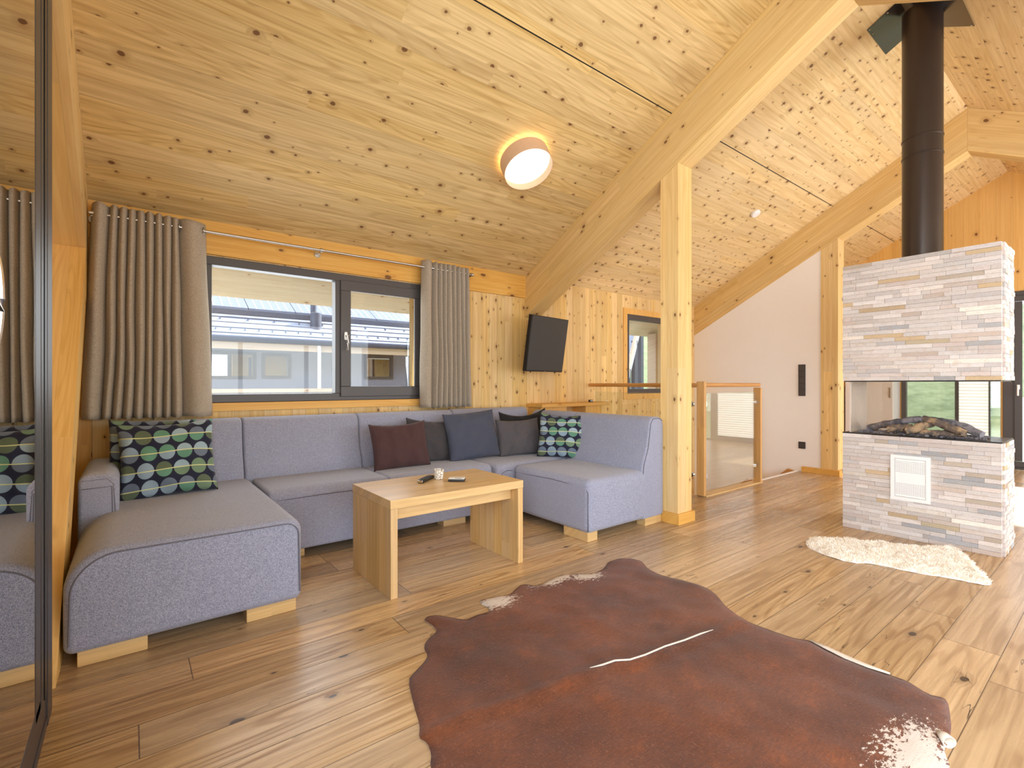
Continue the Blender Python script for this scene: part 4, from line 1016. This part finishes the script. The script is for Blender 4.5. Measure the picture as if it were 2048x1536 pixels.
def hidemat():
    g = G('chestnut_cowhide'); p = g.n('TexCoord', out=3)
    n1 = g.noise(p, 2.2, 4, .6); n2 = g.noise(g.vec('MULTIPLY', g.vec('ADD', p, g.vec('MULTIPLY', g.noise(p, 3.0, 2, out=1), (.06, .06, 0))), (34, 150, 60)), 1.0, 4, .75); n3 = g.noise(p, 9, 5, .7)
    n4 = g.noise(g.vec('MULTIPLY', p, (260, 90, 60)), 1.0, 2, .7)
    col = g.mix(g.ramp(n1, .22, .78), lin((80, 43, 26)), lin((128, 70, 36)))
    col = g.mix(g.math('MULTIPLY', g.ramp(n3, .52, .78), .38), col, lin((168, 88, 34)))
    col = g.mix(g.math('MULTIPLY', g.ramp(n2, .35, .75), .55), col, lin((56, 28, 22)))
    col = g.mix(g.math('MULTIPLY', g.ramp(n4, .56, .76), .42), col, lin((172, 122, 96)))
    wob = g.math('MULTIPLY', g.math('SUBTRACT', g.noise(g.vec('MULTIPLY', p, (38, 60, 10)), 1.0, 4, .8), .5), .16)
    mask = None
    for (cx, cy, rx, ry) in [(1.441, 1.995, 0.10, 0.075), (1.88, 2.02, 0.14, 0.065), (2.045, 1.93, 0.085, 0.06), (1.829, 0.406, 0.15, 0.075), (1.763, 0.353, 0.12, 0.06), (1.806, 1.984, 0.035, 0.02)]:
        d = g.vec('LENGTH', g.vec('MULTIPLY', g.vec('SUBTRACT', p, (cx, cy, 0)), (1/rx, 1/ry, 0)), None, out=1)
        m = g.ramp(g.math('ADD', d, g.math('MULTIPLY', wob, 30.0)), .85, 1.05, 1.0, 0.0)
        mask = m if mask is None else g.math('MAXIMUM', mask, m)
    fl_ = g.noise(p, 46, 2, .6)
    mask = g.math('MAXIMUM', mask, g.math('MULTIPLY', g.ramp(fl_, .80, .84), .6))
    col = g.mix(mask, col, lin((210, 198, 186)))
    h = g.math('ADD', n2, g.math('ADD', n4, g.math('MULTIPLY', n3, 1.5)))
    g.bsdf(col, .55, normal=g.bump(h, .5, .004), spec=.25, sheen=.12); return g.m
M['hide'] = hidemat(); M['hideback'] = plain('cream_hide_underside', (214, 202, 186), .8)
hd = empty('cowhide_rug', (1.8, 1.2, 0), 'chestnut brown cowhide rug with white patches on the floor', 'rug')
o = finish('hide', sheet(hp, .028, hz), [M['hide'], M['hideback']], hd, smooth=180)
m = o.modifiers.new('s', 'SOLIDIFY'); m.thickness = .0028; m.offset = -1; m.material_offset = 1; m.material_offset_rim = 1
o['label'] = 'chestnut hair side of the hide'
sp = SP[0][5:14]
pts = [(x, y, hz(x, y)+.0025) for x, y in sp]
finish('spine_fold', tube(nb(), pts, [.001]+[.0034]*(len(pts)-2)+[.001], 8), M['hideback'], hd)
# pale turned-up strip on the right edge and curled leg tip
bm = nb(); A_ = []
for (x, y) in [(2.285, 0.869), (2.266, 0.805), (2.246, 0.727), (2.244, 0.651), (2.257, 0.583)]: A_.append((x, y))
vs0 = []; ns = len(A_)
for i, (x, y) in enumerate(A_):
    t = i/(ns-1); w = .030*sin(pi*t)+.004
    tx, ty = A_[min(i+1, ns-1)][0]-A_[max(i-1, 0)][0], A_[min(i+1, ns-1)][1]-A_[max(i-1, 0)][1]; l = math.hypot(tx, ty); nx, ny = -ty/l, tx/l
    if nx < 0: nx, ny = -nx, -ny
    vs0.append((bm.verts.new((x-nx*.006, y-ny*.006, .010)), bm.verts.new((x+nx*w*.6, y+ny*w*.6, .012)), bm.verts.new((x+nx*w, y+ny*w, .003))))
for P_, Q_ in zip(vs0, vs0[1:]):
    bm.faces.new((P_[0], P_[1], Q_[1], Q_[0])); bm.faces.new((P_[1], P_[2], Q_[2], Q_[1]))
o = finish('turned_edge', bm, M['hideback'], hd, smooth=180); m = o.modifiers.new('s', 'SOLIDIFY'); m.thickness = .002
cx, cy = (1.953, 0.368)
bm = tube(nb(), [(cx+.030, cy+.022, .018), (cx+.012, cy+.004, .020), (cx-.004, cy-.012, .018)], [.006, .015, .019], 18, caps=False)
o = finish('curled_tip', bm, M['hideback'], hd, smooth=180); m = o.modifiers.new('s', 'SOLIDIFY'); m.thickness = .002

shp = smoothpoly(SHEEP, 1)
shp = [(x-.018, y) for x, y in shp]
sk = empty('sheepskin_rug', (3.4, .9, 0), 'cream sheepskin rug on the floor in front of the fireplace', 'rug')
def sz(x, y):
    ed = min(segdist((x, y), shp[i], shp[(i+1) % len(shp)])[0] for i in range(len(shp))); return .004+.022*min(1, ed/.05)**.6+.006*noise.noise(Vector((x*20, y*20, 1)))
def woolm():
    g = G('cream_wool'); p = g.n('TexCoord', out=3); n = g.noise(p, 26, 4, .7)
    g.bsdf(g.mix(g.ramp(n, .3, .7), lin((240, 228, 208)), lin((254, 250, 242))), .95, spec=.1, sheen=.3, normal=g.bump(g.noise(p, 90, 4, .8), .5, .006)); return g.m
M['wool'] = woolm()
o = finish('skin', sheet(shp, .02, sz), M['wool'], sk, smooth=180); m = o.modifiers.new('s', 'SOLIDIFY'); m.thickness = .004
bm = nb(); rnd = random.Random(11); cnt = 0
bx0, bx1 = min(p[0] for p in shp), max(p[0] for p in shp); by0, by1 = min(p[1] for p in shp), max(p[1] for p in shp)
while cnt < 15000:
    x, y = rnd.uniform(bx0, bx1), rnd.uniform(by0, by1)
    if not inside((x, y), shp): continue
    cnt += 1; z = sz(x, y)-.002
    cl_ = noise.noise_vector(Vector((x*22, y*22, 0)))
    d = Vector((cl_.x*1.5+rnd.uniform(-.5, .5), cl_.y*1.5+rnd.uniform(-.5, .5), 1.0)).normalized(); L_ = rnd.uniform(.014, .026); w = .0016
    s_ = d.cross(Vector((rnd.uniform(-1, 1), rnd.uniform(-1, 1), .1))).normalized()*w
    a = Vector((x, y, z)); b = a+d*L_*.55; c = a+d*L_+Vector((cl_.x, cl_.y, -.5))*L_*.35
    v = [bm.verts.new(q) for q in (a-s_, a+s_, b+s_*.9, b-s_*.9, c)]
    bm.faces.new(v[:4]); bm.faces.new((v[3], v[2], v[4]))
o = finish('wool', bm, M['wool'], sk, smooth=0); o['kind'] = 'stuff'

# ------------------------------------------------------------------ outdoors
nh = empty('neighbour_house', (3, 9.6, DOWN), 'grey neighbouring house with snowguard roof seen through the window', 'house')
ey, ez = 8.95, 1.885
def rz(y): return ez+SL*(y-ey)
finish('roof', prism(nb(), [(ey, ez), (17, rz(17)), (17, rz(17)-.2), (ey, ez-.06)], 'x', -14, 7.2), M['roofmetal'], nh, smooth=0)
bm = nb()
for k in range(5): 
    y = 9.02+k*.20; tube(bm, [(-14, y, rz(y)+.006), (7.2, y, rz(y)+.006)], .010, 6)
finish('roof_laps', bm, M['gutter'], nh)
finish('snow_rail', box(nb(), -14, 7.2, 9.74, 9.80, rz(9.74)+.01, rz(9.8)+.07, .004), M['gutter'], nh)
bm = nb()
for r_i, (y, sp_) in enumerate(((9.60, .42), (9.20, .21))):
    x = -3.0+r_i*.1
    while x < 9:
        tube(bm, [(x, y, rz(y)+.005), (x-.02, y-.10, rz(y-.1)+.02)], .008, 5); x += sp_
o = finish('snow_guards', bm, M['gutter'], nh); o['kind'] = 'stuff'
finish('gutter', loft(nb(), rprofile(ey-.13, ey-.005, ez-.11, ez-.02, (.01, .01, .05, .05), 4), 'x', -14, 7.2, .004, mid=2, seg=1), M['gutter'], nh)
finish('fascia', box(nb(), -14, 7.2, ey, ey+.05, ez-.22, ez-.07), M['fascia'], nh)
finish('facade', grid_wall(nb(), 'y', 9.6, 9.8, -14, 7.2, DOWN, ez+.1, [(.95, 1.74, 1.19, 1.66), (1.83, 2.31, 1.20, 1.65), (3.70, 4.31, 1.2, 1.70)]), M['facade'], nh, smooth=0)
for q in ((.95, 1.74, 1.19, 1.66), (1.83, 2.31, 1.20, 1.65), (3.70, 4.31, 1.2, 1.70)):
    wv = finish('window', grid_wall(nb(), 'y', 9.57, 9.64, q[0], q[1], q[2], q[3], [(q[0]+.05, q[1]-.05, q[2]+.05, q[3]-.05)]), M['frame'], nh)
    finish('pane', box(nb(), q[0]+.05, q[1]-.05, 9.61, 9.62, q[2]+.05, q[3]-.05), M['nhglass'], wv)
finish('lower_eaves', box(nb(), -14, 7.2, 8.95, 9.60, .96, 1.02), M['fascia'], nh)
finish('room_behind', box(nb(), -14, 7.2, 10.4, 10.5, DOWN, ez), M['dark'], nh)
bm = nb(); tube(bm, [(2.72, 9.6, rz(9.6)-.05), (2.72, 9.6, rz(9.6)+.9)], .055, 16)
finish('vent_pipe', bm, M['gutter'], nh); finish('pipe_collar', lathe(nb(), [(.10, -.12), (.10, .26), (.06, .28)], (2.72, 9.45, rz(9.45)), 20), M['gutter'], nh)
finish('downpipe', tube(nb(), [(2.62, 8.9, ez-.1), (2.62, 8.9, 1.02)], .03, 10), M['offwhite'], nh)
first = None
def place_solar(x, y0, i):
    global first
    if first is None:
        e = empty('solar_panel', (x, y0, rz(y0)+.05), "pale solar panel on the neighbouring roof", 'solar panel', 'solar panels on the neighbouring roof')
        y1 = y0+1.55; finish('glass_sheet', prism(nb(), [(y0, rz(y0)+.05), (y1, rz(y1)+.05), (y1, rz(y1)+.09), (y0, rz(y0)+.09)], 'x', x+.006, x+.794), M['solar'], e, smooth=0)
        b = nb()
        for k in range(1, 6): xx = x+k*.8/6; prism(b, [(y0+.01, rz(y0+.01)+.091), (y1-.01, rz(y1-.01)+.091), (y1-.01, rz(y1-.01)+.093), (y0+.01, rz(y0+.01)+.093)], 'x', xx-.009, xx+.009)
        yy = y0+.6; prism(b, [(yy-.012, rz(yy-.012)+.0935), (yy+.012, rz(yy+.012)+.0935), (yy+.012, rz(yy+.012)+.0945), (yy-.012, rz(yy-.012)+.0945)], 'x', x+.01, x+.79)
        finish('cell_lines', b, M['offwhite'], e, smooth=0); first = e
    else:
        e = first.copy(); COL.objects.link(e); e.location = (x, y0, rz(y0)+.05)
        for chd in list(first.children):
            c = chd.copy(); COL.objects.link(c); c.parent = e; c.matrix_parent_inverse = chd.matrix_parent_inverse.copy()
for i, od in enumerate(('partly hidden by the left curtain, first from the left', 'second from the left', 'third from the left, next to the vent pipe', 'fourth from the left', 'fifth from the left, through the opening sash', 'sixth from the left, beside the downpipe')):
    place_solar(.067+i*.80, 9.86, i); bpy.context.view_layer.update()
for i, o in enumerate([q for q in COL.objects if q.name.startswith('solar_panel')]):
    o['label'] = ('leftmost', 'second', 'third', 'fourth', 'fifth', 'rightmost')[i] + ' of the six pale solar panels on the neighbouring roof'
# own gutter, downpipe and outdoor post
o = finish('downpipe', tube(nb(), [(2.49, 4.72, DOWN), (2.49, 4.72, 1.80)], .034, 14), M['gutter']); tag(o, 'grey downpipe just outside the right side of the sofa window', 'downpipe')
o = finish('porch_post', box(nb(), 6.44, 6.62, 4.64, 4.80, DOWN, 1.885, .004), M['fascia']); tag(o, 'pale wooden post outside the narrow stair window', 'post')
struct(boxo('ground', plain('light_gravel', (196, 190, 180), .9, nz=.2, sc=5), None, -16, 11, 4.42, 9.58, DOWN-.1, DOWN), 'light gravel ground between the houses', 'ground')
# slope and outdoor stair
bm = nb(); NXg = 40; rows = []
for j in range(30):
    row = []
    for i in range(NXg+1):
        x = 6+i*1.0; y = 5.2+j*1.0
        z = -2.4+.42*(y-5.2)+.14*(x-6)+.25*noise.noise(Vector((x*.4, y*.4, 0)))
        if y > 8.5 and x < 11: z = min(z, -1.5)
        row.append(bm.verts.new((x, y, z)))
    rows.append(row)
for A_, B_ in zip(rows, rows[1:]):
    for i in range(NXg): bm.faces.new((A_[i], A_[i+1], B_[i+1], B_[i]))
# terrain reaches behind the gable too
o = finish('hillside', bm, M['grass'], None, smooth=180); struct(o, 'green hillside outside', 'hillside')
bm = nb()
for i in range(0, 30):
    for j in range(0, 24):
        pass
rows = []
for i in range(24):
    rows.append([])
    for j in range(30):
        x = X3+2.2+i*1.0; y = -16+j*1.0
        rows[-1].append(bm.verts.new((x, y, DOWN+.1+i*.33+.3*noise.noise(Vector((x*.3, y*.3, 4))))))
for A_, B_ in zip(rows, rows[1:]):
    for i in range(29): bm.faces.new((A_[i], A_[i+1], B_[i+1], B_[i]))
o = finish('hillside', bm, M['grass'], None, smooth=180); struct(o, 'green hillside beyond the gable windows', 'hillside')
os_ = empty('outdoor_stair', (9, 6.4, -2), 'pale outdoor stair ramp on the slope outside the stair window', 'outdoor stair')
def seg3(bm, a, b, w, h):
    a, b = Vector(a), Vector(b); d = (b-a); L_ = d.length; q = d.to_track_quat('X', 'Z').to_matrix().to_4x4()
    box(bm, 0, L_, -w/2, w/2, -h/2, h/2, M4=Matrix.Translation(a) @ q)
bm = nb(); seg3(bm, (6.7, 6.2, .35), (10.4, 8.2, 3.6), .9, .10); finish('ramp', bm, M['roofmetal'], os_)
bm = nb(); seg3(bm, (6.7, 5.72, .30), (10.4, 7.72, 3.55), .05, .16); finish('rail', bm, M['fascia'], os_)
for t in (.15, .35, .55, .75):
    p = Vector((6.7, 5.75, .28)).lerp(Vector((10.4, 7.75, 3.5)), t); finish('support', box(nb(), p.x-.05, p.x+.05, p.y-.05, p.y+.05, -1.6, p.z), M['gutter'], os_)
